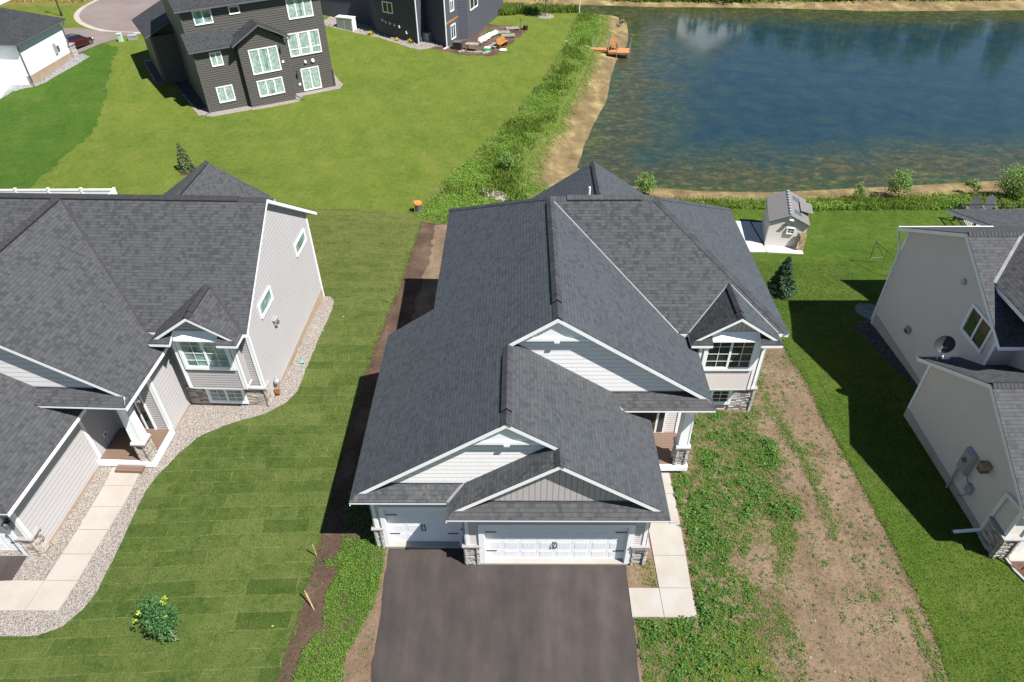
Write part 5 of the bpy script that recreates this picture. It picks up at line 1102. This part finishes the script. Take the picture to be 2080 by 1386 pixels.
def bush(name,label,cat,loc,h,r,m,n,ls,group=None,lean=(0,0),low=.15,clump=.0,tk=True):
    t=thing(name,label,cat,loc,0,group)
    if tk: trunk(t,h*.85,.03*h/2,lean,6,None,.35,.1)
    k=max(6,n//60); cc=rng.normal(size=(k,3)); cc/=np.linalg.norm(cc,axis=1)[:,None]; cc*=rng.uniform(.25,1,(k,1))**.6
    cc=cc*np.array([r,r,h*.5*(1-low)])+np.array([0,0,h*(low+.5*(1-low))]); cc[:,0]+=lean[0]*cc[:,2]; cc[:,1]+=lean[1]*cc[:,2]
    i=rng.integers(0,k,n); c=cc[i]+rng.normal(size=(n,3))*np.array([r,r,h*.4])*.19
    V,F=leafcloud(c,rng.uniform(.6,1.4,n)*ls,.25); npmesh('crown',V,F,m,t); return t
mp=bush('maple_tree','small dark leafed maple sapling with yellow shoot tips on the front lawn','tree',(-12.62,-2.75,zat(-12.6,-2.75)),2.15,.48,m_maple,2300,.085,lean=(-.04,0),low=.12)
for dx,dy,dz in ((.42,.15,2.15),(.36,.1,1.95),(-.42,-.1,1.75),(-.62,-.2,1.45),(.3,-.1,1.5)):
    c=np.array([dx,dy,dz])+rng.normal(size=(16,3))*.035; V,F=leafcloud(c,rng.uniform(.6,1.2,16)*.10,.3); o=npmesh('new_shoot',V,F,m_mapleY,mp)
b=MB(); b.bar((.2,-.1,0),(.13,-.05,.75),.05,.03,m_wood); b.build('stake',mp)
for nm,(x,y,h,r,n),lb in (('willow_shrub',(27.3,33.6,2.1,.9,2100),'thin light green willow shrub rising from the right shore grass'),('willow_shrub',(33.1,34.3,1.2,.5,700),'small sparse willow shrub on the bare sand at the right shore'),
    ('willow_shrub',(35.3,32.9,2.4,1.3,4200),'large leaning willow shrub on the right edge of the shore'),('willow_shrub',(8.4,34.8,1.9,.75,1500),'bright willow shrub behind the right roof slope of the central house'),('willow_shrub',(38.3,33.5,1.9,1.4,2600),'brownish shrub cut by the right picture edge'),
    ('willow_shrub',(-2.0,37.5,1.6,.9,1700),'feathery shrub in the overgrown bank above the white rocks'),('willow_shrub',(24.4,33.4,1.2,.6,700),'low thin shrub behind the shore grass left of the taller willow')):
    bush(nm,lb,'shrub',(x,y,zat(x,y)),h,r,m_willow,n,.13,low=.05)
t=bush('young_tree','young tree in a ring of stones on the far lawn','tree',(2.0,82.,zat(2,82)),4.2,1.3,m_maple,1500,.25,low=.55)
# reflected far side: trees and a pale house beyond the bank
for i,x in enumerate((3,9,15.5,37,41,46,51,55.5,61,67,74,83,95)):
    h=random.uniform(7.5,12); y=99+random.uniform(0,4)
    bush('bank_tree',ORD[i]+' tall tree from the left mirrored along the far edge of the pond','tree',(x,y,zat(x,y)),h,random.uniform(2.2,3.2),m_far,2300,.55,'trees on the far bank',low=.08)
fh=thing('far_house','pale gabled house beyond the far bank mirrored in the pond','house',(24,104,-1.4))
b=MB(); b.box(0,11,0,9,-1,6.2,m_sidW); b.poly([(0,0,6.2),(11,0,6.2),(5.5,0,9.2)],m_sidW); b.build('siding',fh)
b=MB(); b.slab([(-.5,-.5,6.0),(5.5,-.5,9.3),(5.5,9.5,9.3),(-.5,9.5,6.0)],.2,m_shB,m_white); b.slab([(11.5,-.5,6.0),(5.5,-.5,9.3),(5.5,9.5,9.3),(11.5,9.5,6.0)],.2,m_shB,m_white); b.build('roof',fh)
for x in (1.5,5,8): window(fh,(x,0,3.4),(1,0,0),(0,-1,0),1.6,1.4,2)
def turf(name,poly,n,m,h0=.03,h1=.075,w=.016,dens=None):
    Q=inpoly(poly,n,dens); V,F=blades(np.stack([Q[:,0],Q[:,1],zat(Q[:,0],Q[:,1])+.006],1),rng.uniform(h0,h1,n),rng.uniform(.7,1.4,n)*w,1.2); return tag(npmesh(name,V,F,m),kind='stuff')
m_turf=leaf_mat('turf_blades',[(.045,.08,.014),(.07,.11,.02),(.11,.155,.032),(.18,.2,.065)],.3)
m_turfR=leaf_mat('turf_blades_right',[(.05,.10,.014),(.085,.14,.02),(.14,.19,.032),(.23,.25,.08)],.35)
SODP=[(-8.6,27.5),(-8.15,20.9),(-8.3,16.4),(-8.6,11.7),(-8.68,1.2),(-8.7,-1.74),(-8.8,-4),(-8.9,-6),(-24,-6),(-20,-2.9),(-17.1,-2.8),(-16.3,-2.4),(-15.75,-1.2),(-15.7,0),(-15.8,2.1),(-15.65,3.9),(-15.2,5),(-14.8,5.8),(-13.9,6.5),(-12.4,7.3),(-11.6,8),(-11.3,8.9),(-11.25,13.3),(-11.2,15.3),(-11.3,16.4),(-11.6,17.1),(-13,20),(-16,27.5)]
turf('sod_grass',SODP,18000,m_turf)
turf('side_lawn_grass',[(12.1,-6),(12.35,-2),(12.4,1.1),(12.3,4.4),(12.1,7.4),(12.2,9.7),(12.0,12),(12.1,13.5),(10.8,17.5),(9.9,23),(12,23),(19,22.5),(19,15.2),(16.6,15),(16,13),(16,10),(15.5,7.6),(15.5,.4),(16,.3),(16.5,-2),(17,-6)],38000,m_turfR)
for nm,P_ in (('sod_fringe',[(-8.72,-6),(-8.5,-6),(-8.42,.3),(-8.38,10),(-8.15,14.6),(-7.9,18),(-7.9,21),(-7.85,28),(-8.1,28),(-8.15,21),(-8.25,16.4),(-8.65,11.7)]),('yard_fringe',[(11.85,-4),(12.15,-2.5),(12.2,1.1),(12.1,4.4),(11.9,7.4),(11.95,9.7),(11.8,12),(11.9,13.4),(12.1,13.4),(12.05,12),(12.2,9.7),(12.15,7.4),(12.3,4.4),(12.4,1.1),(12.4,-2.5),(12.1,-4)])):
    turf(nm,P_,2600,m_turfR,.04,.09,.018)
# ---------------------------------------------------------------- rocks
def rock(p,r,m,name='rock',label=None,group=None):
    b=MB(); b.blob((0,0,0),r,m,7,5,.22); o=b.build(name,None); o.location=p; o.rotation_euler=(0,0,random.uniform(0,6)); return tag(o,label,'rock',group)
m_rockw=flat('pale_rock',(.36,.32,.29),.9,.2,6,nb=10)
b=MB()
for i in range(150):
    t=random.random(); x=-4.3+t*1.9+random.gauss(0,.25); y=33.9-t*1.7+random.gauss(0,.25); r=random.uniform(.1,.24); b.blob((x,y,zat(x,y)+r*.3),(r,r*.8,r*.6),m_rockw,6,4,.2)
tag(b.build('riprap'),kind='stuff')
b=MB(); Q=inpoly(YARD,700)
for x,y in Q: r=random.uniform(.012,.04); b.blob((x,y,zat(x,y)+.012+r*.2),(r,r*.8,r*.6),m_soil if random.random()<.7 else m_rockw,5,3,.25)
tag(b.build('soil_clods'),kind='stuff')
Q=inpoly(BEACH,3800,lambda x,y:clampd(1-(sd(BANKL,x,y)+.1)/1.4)*(y<86)); plants('sand_weeds',Q,.22,.16,.08,7,m_bankw)
b=MB()
for i in range(900):
    A=(-25,73.4);f=random.random(); k=[(-24.5,73.5),(-20.8,72.5),(-17.8,71.6),(-13.4,68.5),(-11.5,68.6),(-9.6,68.4)]; j=min(4,int(f*5)); g=f*5-j; x=k[j][0]+(k[j+1][0]-k[j][0])*g+random.gauss(0,.2); y=k[j][1]+(k[j+1][1]-k[j][1])*g+random.uniform(-.1,1.2); r=random.uniform(.05,.13); b.blob((x,y,zat(x,y)+r*.5),(r,r*.8,r*.7),m_rockw,5,3,.2)
tag(b.build('landscape_rocks'),kind='stuff')
b=MB()
for i in range(60):
    a=random.uniform(0,6.28); x=2+math.cos(a)*1.0*random.uniform(.6,1); y=82+math.sin(a)*1.1*random.uniform(.6,1); r=random.uniform(.07,.15); b.blob((x,y,zat(x,y)+r*.4),(r,r,r*.7),m_rockw,5,3,.2)
tag(b.build('ring_stones'),kind='stuff')
# ---------------------------------------------------------------- small things
def stake(label,x,y,h,lx,ly,name='survey_stake'):
    z=zat(x,y); b=MB(); b.bar((0,0,-.05),(lx,ly,h),.045,.02,m_wood); b.poly([(lx-.03,ly,h),(lx+.03,ly,h),(lx,ly,h+.06)],m_wood); o=b.build(name); o.location=(x,y,z); tag(o,label,'stake')
stake('wooden stake leaning at the sod edge beside the front weeds',-8.55,.28,.72,-.03,.02); stake('flat pinkish stake lying over the dark soil strip',-8.15,-1.8,.55,-.35,.45); stake('thin stake in the sod edge near the jog of the left eave',-8.36,16.4,.75,-.02,.0)
b=MB(); b.cyl((0,0,0),(0,0,.62),.24,.27,m_metd,16); o=thing('lidded_barrel','black barrel with an orange lid at the edge of the overgrown bank','barrel',(-8.45,29.6,zat(-8.45,29.6))); b.build('drum',o); b=MB(); b.cyl((0,0,.62),(0,0,.74),.31,.29,flat('orange_plastic',(.75,.2,.05),.5),16); b.build('lid',o)
b=MB(); b.box(-.02,.02,-.02,.02,0,.95,m_wood); o=b.build('survey_stake'); o.location=(-8.62,29.2,zat(-8.6,29.2)); tag(o,'upright white stake just in front of the lidded barrel','stake')
m_teal=flat('teal_plastic',(.1,.45,.42),.5)
for i,(x,y,lb) in enumerate(((-11.72,10.95,'teal utility marker lying on the rock bed beside the side wall'),(-10.55,14.9,'tiny teal sprinkler marker in the sod'),(-11.3,13.6,'small teal marker at the rock bed edge'),(-9.42,-2.35,'bright green leaf tuft in the front sod'))):
    b=MB(); s=.12 if i==0 else .05; b.blob((0,0,s*.4),(s,s*.7,s*.5),m_teal if i<3 else m_mapleY,8,5,.1); b.cyl((s*.7,-s*.5,0),(s*.7,-s*.5,s*.5),s*.3,s*.2,m_dark,6); o=b.build('valve_marker' if i<3 else 'leaf_tuft'); o.location=(x,y,zat(x,y)+.02); tag(o,lb,'marker' if i<3 else 'plant')
o=thing('utility_pedestal','pale green utility pedestal standing by the curved street','utility box',(-45.3,65.6,zat(-45.3,65.6))); m_mint=flat('mint_metal',(.45,.62,.5),.5); b=MB(); b.box(-.2,.2,-.18,.18,0,.75,m_mint); b.build('cabinet',o); b=MB(); b.box(-.23,.23,-.21,.21,.75,.86,m_mint); b.build('lid',o)
o=thing('utility_box','low grey utility box right of the green pedestal','utility box',(-44.2,66.2,zat(-44.2,66.2)),.2); b=MB(); b.box(-.45,.45,-.35,.35,0,.42,m_metal); b.build('cabinet',o); b=MB(); b.box(-.48,.48,-.38,.38,.42,.48,m_metal); b.build('lid',o)
o=thing('street_lamp','black lamp pole rising at the kerb behind the white house','street lamp',(-56.4,74.6,zat(-56.4,74.6))); b=MB(); b.cyl((0,0,0),(0,0,4.6),.08,.05,m_black,8); b.cyl((0,0,0),(0,0,.5),.14,.12,m_black,8); b.build('pole',o); b=MB(); b.cyl((0,0,4.6),(0,0,5.0),.12,.22,m_white,8); b.cyl((0,0,5.0),(0,0,5.15),.26,.05,m_black,8); b.build('lantern',o)
# red car in the drive
def car():
    m_red,t,bb=mat('car_paint_red'); bb.inputs['Base Color'].default_value=(.085,.006,.014,1); bb.inputs['Roughness'].default_value=.25; bb.inputs['Metallic'].default_value=.4; bb.inputs['Coat Weight'].default_value=1
    m_cg=flat('car_glass',(.01,.012,.016),.05,.0); m_tyre=flat('tyre',(.015,.015,.016),.8); m_rim=flat('rim',(.3,.3,.32),.35,metal=.8); m_lt=flat('headlight',(.7,.72,.75),.1); m_plast=flat('black_plastic',(.02,.02,.02),.6); m_rl=flat('tail_light',(.25,.0,.0),.15)
    c=thing('parked_car','dark red hatchback parked on the drive beside the white house','car',(-49.4,64.1,zat(-49.4,64.1)+.03),R(62)); c.scale=(.84,.84,.84)
    Lh=2.05
    # cross sections along x (front +): half width, sill z, shoulder z
    st=[(-2.05,.66,.42,.62,.74),(-1.95,.82,.28,.80,1.02),(-1.5,.88,.22,.92,1.08),(-.6,.90,.20,.90,1.04),(.5,.90,.20,.88,.98),(1.1,.89,.22,.84,.93),(1.7,.84,.26,.72,.84),(2.0,.66,.34,.60,.66)]
    v=[];f=[]
    for x,w,z0,z1,z2 in st:
        v+=[(x,-w*.92,z0),(x,-w,z0+.18),(x,-w,z1),(x,-w*.84,z2),(x,w*.84,z2),(x,w,z1),(x,w,z0+.18),(x,w*.92,z0)]
    for i in range(len(st)-1):
        for k in range(8): a=i*8+k; d=i*8+(k+1)%8; f.append([a,d,d+8,a+8])
    f.append(list(range(8))); f.append(list(range((len(st)-1)*8,len(st)*8))[::-1])
    b=MB(); b.v=v; b.f=f; b.m=[b.mi(m_red)]*len(f); body=b.build('body',c); bm=body.modifiers.new('bev','BEVEL'); bm.width=.05; bm.segments=2
    # greenhouse
    b=MB(); lo=[(-1.72,.74,1.04),(-.6,.78,1.02),(.35,.78,.98),(1.02,.72,.92)]; hi=[(-1.35,.52,1.42),(-.6,.60,1.52),(.15,.60,1.50),(.38,.55,1.45)]
    def side(s):
        for i in range(3): b.poly([(lo[i][0],s*lo[i][1],lo[i][2]),(lo[i+1][0],s*lo[i+1][1],lo[i+1][2]),(hi[i+1][0],s*hi[i+1][1],hi[i+1][2]),(hi[i][0],s*hi[i][1],hi[i][2])],m_cg)
    side(1); side(-1)
    b.poly([(lo[3][0],-lo[3][1],lo[3][2]),(lo[3][0],lo[3][1],lo[3][2]),(hi[3][0],hi[3][1],hi[3][2]),(hi[3][0],-hi[3][1],hi[3][2])],m_cg); b.poly([(lo[0][0],-lo[0][1],lo[0][2]),(lo[0][0],lo[0][1],lo[0][2]),(hi[0][0],hi[0][1],hi[0][2]),(hi[0][0],-hi[0][1],hi[0][2])],m_cg); b.build('windows',c)
    b=MB()
    for i in range(3): b.slab([(hi[i][0],-hi[i][1]-.03,hi[i][2]+.01),(hi[i+1][0],-hi[i+1][1]-.03,hi[i+1][2]+.01),(hi[i+1][0],hi[i+1][1]+.03,hi[i+1][2]+.01),(hi[i][0],hi[i][1]+.03,hi[i][2]+.01)],.04,m_red,m_red)
    for s in (-1,1):
        for i,w_ in ((0,.14),(1,.05),(2,.05),(3,.07)): b.bar((lo[i][0],s*(lo[i][1]+.005),lo[i][2]),(hi[i][0],s*(hi[i][1]+.01),hi[i][2]),w_,.03,m_red)
    b.build('roof',c); b=MB(); b.box(-1.75,-1.35,-.5,.5,1.40,1.46,m_red); b.build('spoiler',c)
    for x in (-1.32,1.32):
        for s in (-1,1):
            w=MB(); w.cyl((x,s*.70,.33),(x,s*.90,.33),.33,.33,m_tyre,18); wo=w.build('wheel',c); r=MB(); r.cyl((x,s*.895,.33),(x,s*.912,.33),.21,.21,m_rim,14); r.cyl((x,s*.912,.33),(x,s*.925,.33),.05,.05,m_tyre,8)
            for k in range(5): a=k*1.2566; r.bar((x,s*.918,.33),(x+math.cos(a)*.2,s*.918,.33+math.sin(a)*.2),.05,.02,m_rim,up=(0,1,0))
            r.build('rim',wo)
    for s in (-1,1):
        b=MB(); b.obox((1.86,s*.62,.66),(1,s*-.55,0),(0,1,0),(0,0,1),-.12,.12,-.14,.14,-.07,.06,m_lt); b.build('headlight',c); b=MB(); b.box(-1.99,-1.9,min(s*.5,s*.8),max(s*.5,s*.8),.82,.95,m_rl); b.build('tail_light',c)
        b=MB(); b.box(.75,.9,min(s*.86,s*1.02),max(s*.86,s*1.02),.95,1.08,m_red); b.build('side_mirror',c); b=MB(); b.box(-.9,.9,min(s*.88,s*.93),max(s*.88,s*.93),.2,.34,m_plast); b.build('side_skirt',c)
    b=MB(); b.box(1.9,2.03,-.45,.45,.36,.56,m_plast); b.build('grille',c)
car()
# white vinyl fence behind the left neighbour
fe=thing('vinyl_fence','white vinyl privacy fence behind the left neighbour roof','fence')
fz=-.25
xs=[-29.1-2.28*i for i in range(8)]
for i,x in enumerate(xs):
    b=MB(); b.box(x-.065,x+.065,28.93,29.07,zat(x,29)-.3,fz+.06,m_white); b.slab([(x-.08,28.91,fz+.08),(x+.08,28.91,fz+.08),(x+.08,29.09,fz+.08),(x-.08,29.09,fz+.08)],.03,m_white,m_white); b.build('post',fe)
    if i: 
        b=MB(); b.box(x+.07,xs[i-1]-.07,28.975,29.025,zat(x,29)-.2,fz-.02,siding('vinyl_fence_white',(.78,.79,.8),lap=.18,vert=True,line=.15) if i==1 else m_white); b.box(x+.07,xs[i-1]-.07,28.95,29.05,fz-.12,fz,m_white); b.build('panel',fe)
b=MB(); b.box(-29.12,-29.05,26.2,28.9,zat(-29,27)-.3,fz-.02,m_white); b.box(-29.14,-29.03,26.2,28.9,fz-.1,fz,m_white); b.build('panel',fe)
# dock with chair
dk=thing('pond_dock','orange wooden dock on metal poles reaching into the pond','dock',(6.6,69.75,-3.36),R(-11))
def plankdeck(name,x0,x1,y0,y1,parent):
    b=MB(); b.box(x0,x1,y0,y1,-.04,0,siding('dock_boards',(.42,.20,.08),lap=.14,vert=True,line=.3)); b.box(x0,x1,y0-.04,y0,-.22,.0,m_cedar); b.box(x0,x1,y1,y1+.04,-.22,0,m_cedar); b.box(x1,x1+.04,y0,y1,-.22,0,m_cedar); b.build(name,parent)
plankdeck('gangway',0,2.5,-.45,.3,dk); plankdeck('platform',2.5,4.8,-1.15,.65,dk)
for x,y in ((.55,-.5),(.55,.36),(2.4,-.52),(2.4,.4),(3.45,-1.2),(3.45,.7),(4.86,-1.2),(4.86,.7)):
    b=MB(); b.cyl((x,y,-1.6),(x,y,1.15),.03,.03,m_metal,6); b.build('pole',dk)
def adirondack(name,label,loc,rz,m,group=None,s=1):
    c=thing(name,label,'chair',loc,rz,group); c.scale=(s,s,s)
    b=MB()
    for i in range(5): b.obox((-.24+i*.105,0,.36),(1,0,0),(0,1,-.22),(0,.22,1),0,.095,-.25,.28,0,.025,m)
    b.build('seat',c); b=MB()
    for i in range(5): b.obox((-.26+i*.108,.22,.30),(1,0,0),(0,.38,1),(0,-1,.38),0,.098,0,.72+.06*(2-abs(i-2)),0,.025,m)
    b.build('backrest',c)
    for x in (-.33,.33):
        b=MB(); b.box(x-.06,x+.06,-.32,.36,.54,.565,m); b.build('armrest',c)
        b=MB(); b.box(x-.03,x+.03,-.28,-.2,0,.54,m); b.build('leg',c); b=MB(); b.bar((x,-.25,.35),(x,.5,.0),.04,.1,m); b.bar((x,.3,.1),(x,.32,.54),.04,.05,m); b.build('leg',c)
    return c
q=Matrix.Translation((6.6,69.75,-3.36))@Matrix.Rotation(R(-11),4,'Z')@V3((3.05,-.1,0)); adirondack('dock_chair','orange wooden armchair standing on the dock',tuple(q),R(8),m_cedar,None,1.15)
# steps of pale blocks down to the dock
for i in range(9):
    t=i/8; x=4.2+t*2.35; y=71.3-t*1.45; b=MB(); b.box(-.19,.19,-.22,.22,-.1,.08,m_conc); o=b.build('step_block'); o.location=(x,y,zat(x,y)); o.rotation_euler=(0,0,R(-30)); tag(o,ORD[i]+' pale block from the lawn in the steps leading to the dock','block','blocks leading down to the dock')
# geese on the mud
for i,(x,y) in enumerate(((11.3,79.6),(11.6,80.9),(12.0,81.8),(12.3,82.4))):
    g=MB(); g.blob((0,0,.32),(.32,.15,.15),flat('goose_brown',(.13,.10,.08),.8) if i==0 else bpy.data.materials['goose_brown'],10,6); g.tube([(.25,0,.38),(.34,0,.55),(.36,0,.72)],.05,m_black,6); g.blob((.41,0,.74),(.09,.05,.05),m_black,6,4); g.blob((-.3,0,.36),(.14,.06,.04),m_black,6,4); g.cyl((0,.06,0),(0,.06,.22),.015,.015,m_black,5); g.cyl((0,-.06,0),(0,-.06,.22),.015,.015,m_black,5)
    o=g.build('goose'); o.location=(x,y,zat(x,y)); o.rotation_euler=(0,0,i*1.7); tag(o,ORD[i]+' dark goose from the dock on the sand spit','bird','geese on the sand spit')
o=thing('birdhouse_post','white post with a small box where the lawn meets the inlet','post',(6.6,84.6,zat(6.6,84.6))); b=MB(); b.cyl((0,0,0),(0,0,2.0),.05,.05,m_white,6); b.build('post',o); b=MB(); b.box(-.15,.15,-.15,.15,2,2.35,m_white); b.build('birdhouse',o)
# blue house yard things
o=thing('storage_cabinet','white and grey double-door cabinet against the slate house wall','cabinet',(-23.0,73.0,zat(-22,73)-.15),R(-20))
b=MB(); b.box(0,2.15,0,.8,0,1.42,m_white); b.build('body',o)
for x in (.1,1.15): b=MB(); b.box(x,x+.9,-.03,0,.08,1.3,m_metal); b.build('door',o)
b=MB(); b.box(-.05,2.2,-.05,.85,1.42,1.5,m_white); b.build('lid',o)
m_yel=flat('yellow_flower',(.75,.55,.02),.6)
for x,y,s,lb in ((-18.9,71.75,.32,'yellow flower clump in the rock bed near the cabinet'),(-13.75,69.4,.42,'larger yellow flower clump below the white downspout'),(-15.6,70.1,.2,'small dry yellow clump between the two flower clumps')):
    t=thing('flower_clump',lb,'flowers',(x,y,zat(x,y))); c=rng.normal(size=(200,3))*np.array([s*.5,s*.5,s*.3])+np.array([0,0,s*.6]); V,F=leafcloud(c,rng.uniform(.5,1.2,200)*.12,.6); npmesh('blossoms',V,F,m_yel,t); V,F=leafcloud(c*np.array([1.1,1.1,.6]),rng.uniform(.5,1.2,200)*.14,.3); npmesh('leaves',V,F,m_weedD,t)
o=thing('air_conditioner','grey air conditioner standing at the inner corner of the slate house','air conditioner',(-12.0,70.3,zat(-12,70.3)),R(-28)); b=MB(); b.box(-.4,.4,-.4,.4,.06,.95,m_metal); b.build('housing',o); b=MB(); b.cyl((0,0,.95),(0,0,.98),.34,.34,m_metd,14); b.build('fan_grille',o); b=MB(); b.box(-.48,.48,-.48,.48,0,.06,m_conc); b.build('base',o)
o=thing('deck_box','black deck box standing below the slate house window','box',(-8.9,67.7,zat(-8.9,67.7)),R(-10)); b=MB(); b.box(0,.95,0,.7,0,.72,m_black); b.build('body',o); b=MB(); b.box(-.03,.98,-.03,.73,.72,.80,m_metd); b.build('lid',o)
o=thing('work_table','rough timber work table beside the deck box','table',(-7.5,67.4,zat(-7.5,67.4)),R(-12)); b=MB(); b.box(0,1.5,0,.8,.68,.74,m_woodg); b.build('tabletop',o)
for x in (.06,1.38):
    for y in (.05,.7): b=MB(); b.box(x,x+.08,y,y+.08,0,.68,m_wood); b.build('leg',o)
b=MB()
for i in range(7): b.blob((-5.9+i*.28,70.0+i*.55,zat(-5.9+i*.28,70+i*.55)+.35),(.35,.5,.4-.03*i),m_white,8,5,.15)
tag(b.build('tarp_bundle'),'crumpled white tarp bundle beside the slate house wall','tarp')
b=MB(); b.box(-.4,.4,-.25,.25,0,.3,flat('green_plastic',(.05,.4,.18),.5)); b.blob((0,0,.32),(.38,.24,.12),m_white,8,4,.1); o=b.build('green_tub'); o.location=(-5.0,67.9,zat(-5,67.9)); tag(o,'green tub with a white lid on the bare dirt','tub')
bn=thing('garden_bench','orange wooden bench standing beyond the bare dirt','bench',(-3.3,69.3,zat(-3.3,69.3)),R(62))
b=MB(); b.box(-.95,.95,-.25,.2,.42,.48,m_cedar); b.build('seat',bn); b=MB(); b.obox((0,.22,.5),(1,0,0),(0,.25,1),(0,-1,.25),-.95,.95,0,.5,0,.05,m_cedar); b.build('backrest',bn)
for x in (-.85,.85): b=MB(); b.box(x-.04,x+.04,-.25,.25,0,.42,m_cedar); b.build('leg',bn)
for i,(x,y,a,lb) in enumerate(((-4.2,69.2,64,'grey slatted pallet leaning in the dirt left of the orange bench'),(-3.3,74.0,8,'low grey pallet on the green turf patch'),(-2.2,75.8,10,'lighter grey pallet farthest back by the kettle grill'),(-2.7,72.9,4,'dark edged pallet nearest the camera on the turf patch'))):
    b=MB()
    for k in range(5): b.box(-.8,.8,-.5+k*.22,-.36+k*.22,.18,.22,m_woodg)
    for k in (-.75,-.04,.67): b.box(k,k+.08,-.5,.52,0,.18,m_woodg)
    o=b.build('pallet'); o.location=(x,y,zat(x,y)); o.rotation_euler=(0,0,R(a)); tag(o,lb,'pallet')
b=MB(); b.blob((0,0,.1),(.5,.32,.12),m_white,10,4,.1); o=b.build('sand_bag'); o.location=(-3.2,67.8,zat(-3.2,67.8)); tag(o,'white bag lying on the grass in front of the orange bench','bag')
for i,(x,y,s) in enumerate(((-6.8,66.9,.5),(-5.9,67.1,.4),(-5.2,66.8,.35),(-4.9,67.2,.3),(-7.9,67.0,.45))):
    b=MB(); b.box(-s,s,-.16,.16,0,.14,m_woodg); o=b.build('scrap_timber'); o.location=(x,y,zat(x,y)); o.rotation_euler=(0,0,R(-10+i*13)); tag(o,('longest grey timber offcut in front of the work table','middle grey timber offcut right of the work table','grey timber offcut below the green tub','shortest grey timber offcut beside the green tub','grey timber offcut in front of the black deck box')[i],'timber','timber offcuts on the dirt')
o=thing('kettle_grill','small dark fire kettle at the back corner of the bare dirt','grill',(-.6,76.0,zat(-.6,76))); b=MB(); b.cyl((0,0,0),(0,0,.5),.28,.34,m_black,12); b.build('bowl',o); b=MB(); b.cyl((0,0,.5),(0,0,.56),.36,.2,m_brown,12); b.build('lid',o)
b=MB(); b.cyl((0,0,0),(0,0,1.6),.03,.03,m_metd,6); b.blob((0,0,1.6),(.12,.12,.16),m_metd,8,5); o=b.build('plant_hook'); o.location=(-1.2,74.4,zat(-1.2,74.4)); tag(o,'dark metal shepherd hook beside the pallets','post')
# right neighbour's patio behind the roof
drape('patio',[(29.6,27.6),(36.5,27.4),(36.8,30.3),(31.5,30.4),(29.9,29.6)],.03,m_conc)
for i,(x,y,lb) in enumerate(((30.4,29.3,'left grey slatted armchair on the round patio behind the tan house'),(31.6,29.5,'right grey slatted armchair on the round patio behind the tan house'))): adirondack('garden_chair',lb,(x,y,zat(x,y)+.04),R(-25+i*10),m_metd,'armchairs on the patio',1.25)
o=thing('deck_railing','black baluster railing of the rear deck behind the tan roof','railing',(28.9,26.6,zat(29,27)))
b=MB(); b.bar((0,0,1.9),(.3,2.6,1.9),.08,.06,m_black); b.bar((0,0,1.0),(.3,2.6,1.0),.06,.05,m_black); b.bar((.3,2.6,1.9),(8,2.5,1.9),.06,.05,m_black); b.build('rail',o)
for i in range(12): t=i/11; b=MB(); b.bar((.3*t,2.6*t,1.0),(.3*t,2.6*t,1.9),.03,.03,m_black); b.build('baluster',o)
for x,y in ((0,0),(.3,2.6),(3.2,2.57),(6,2.52)): b=MB(); b.box(x-.06,x+.06,y-.06,y+.06,0,2.0,m_black); b.build('post',o)
o.location.z-=.75
# frame on the lawn left of the tan house
o=thing('sports_goal','black framed net goal standing behind the tan house wall','goal',(21.5,20.6,zat(21.5,20.6)),R(8)); o.scale=(.62,.75,.62)
b=MB(); P_=[(-.9,0,0),(-1.15,2.9,0),(-.9,0,1.9),(-1.15,2.9,1.9)]
b.tube([P_[0],P_[2],P_[3],P_[1]],.03,m_black,6); b.tube([P_[0],(.4,0,0)],.03,m_black,6); b.tube([P_[1],(.3,2.9,0)],.03,m_black,6); b.tube([P_[2],(.4,0,0)],.025,m_black,6); b.tube([P_[3],(.3,2.9,0)],.025,m_black,6); b.tube([(-1.02,1.4,0),(-1.02,1.4,1.9)],.02,m_black,6); b.build('frame',o)
# red decorative post lying across the front flower bed
o=thing('red_post','red painted post leaning over the flower bed before the tan garage','post',(16.25,-.25,0)); b=MB(); b.cyl((0,0,.02),(.35,.05,1.35),.035,.035,flat('red_paint',(.5,.05,.04),.5),8); b.build('shaft',o); b=MB(); b.blob((.36,.05,1.4),(.06,.06,.07),m_wood,8,5); b.build('finial',o)
Q=inpoly([(16.9,-.4),(17.6,-.4),(18.2,-2.4),(17.3,-2.6)],60); plants('bed_plants',Q,.35,.18,.12,14,m_weedD)
def edging():
    b=MB(); P=[(16.02,.45),(16.08,-.2),(16.55,-1.5),(17.05,-3.1)]
    for p,q in zip(P,P[1:]): b.bar((p[0],p[1],zat(*p)+.03),(q[0],q[1],zat(*q)+.03),.08,.1,m_conc)
    tag(b.build('bed_edging'),kind='structure')
edging()
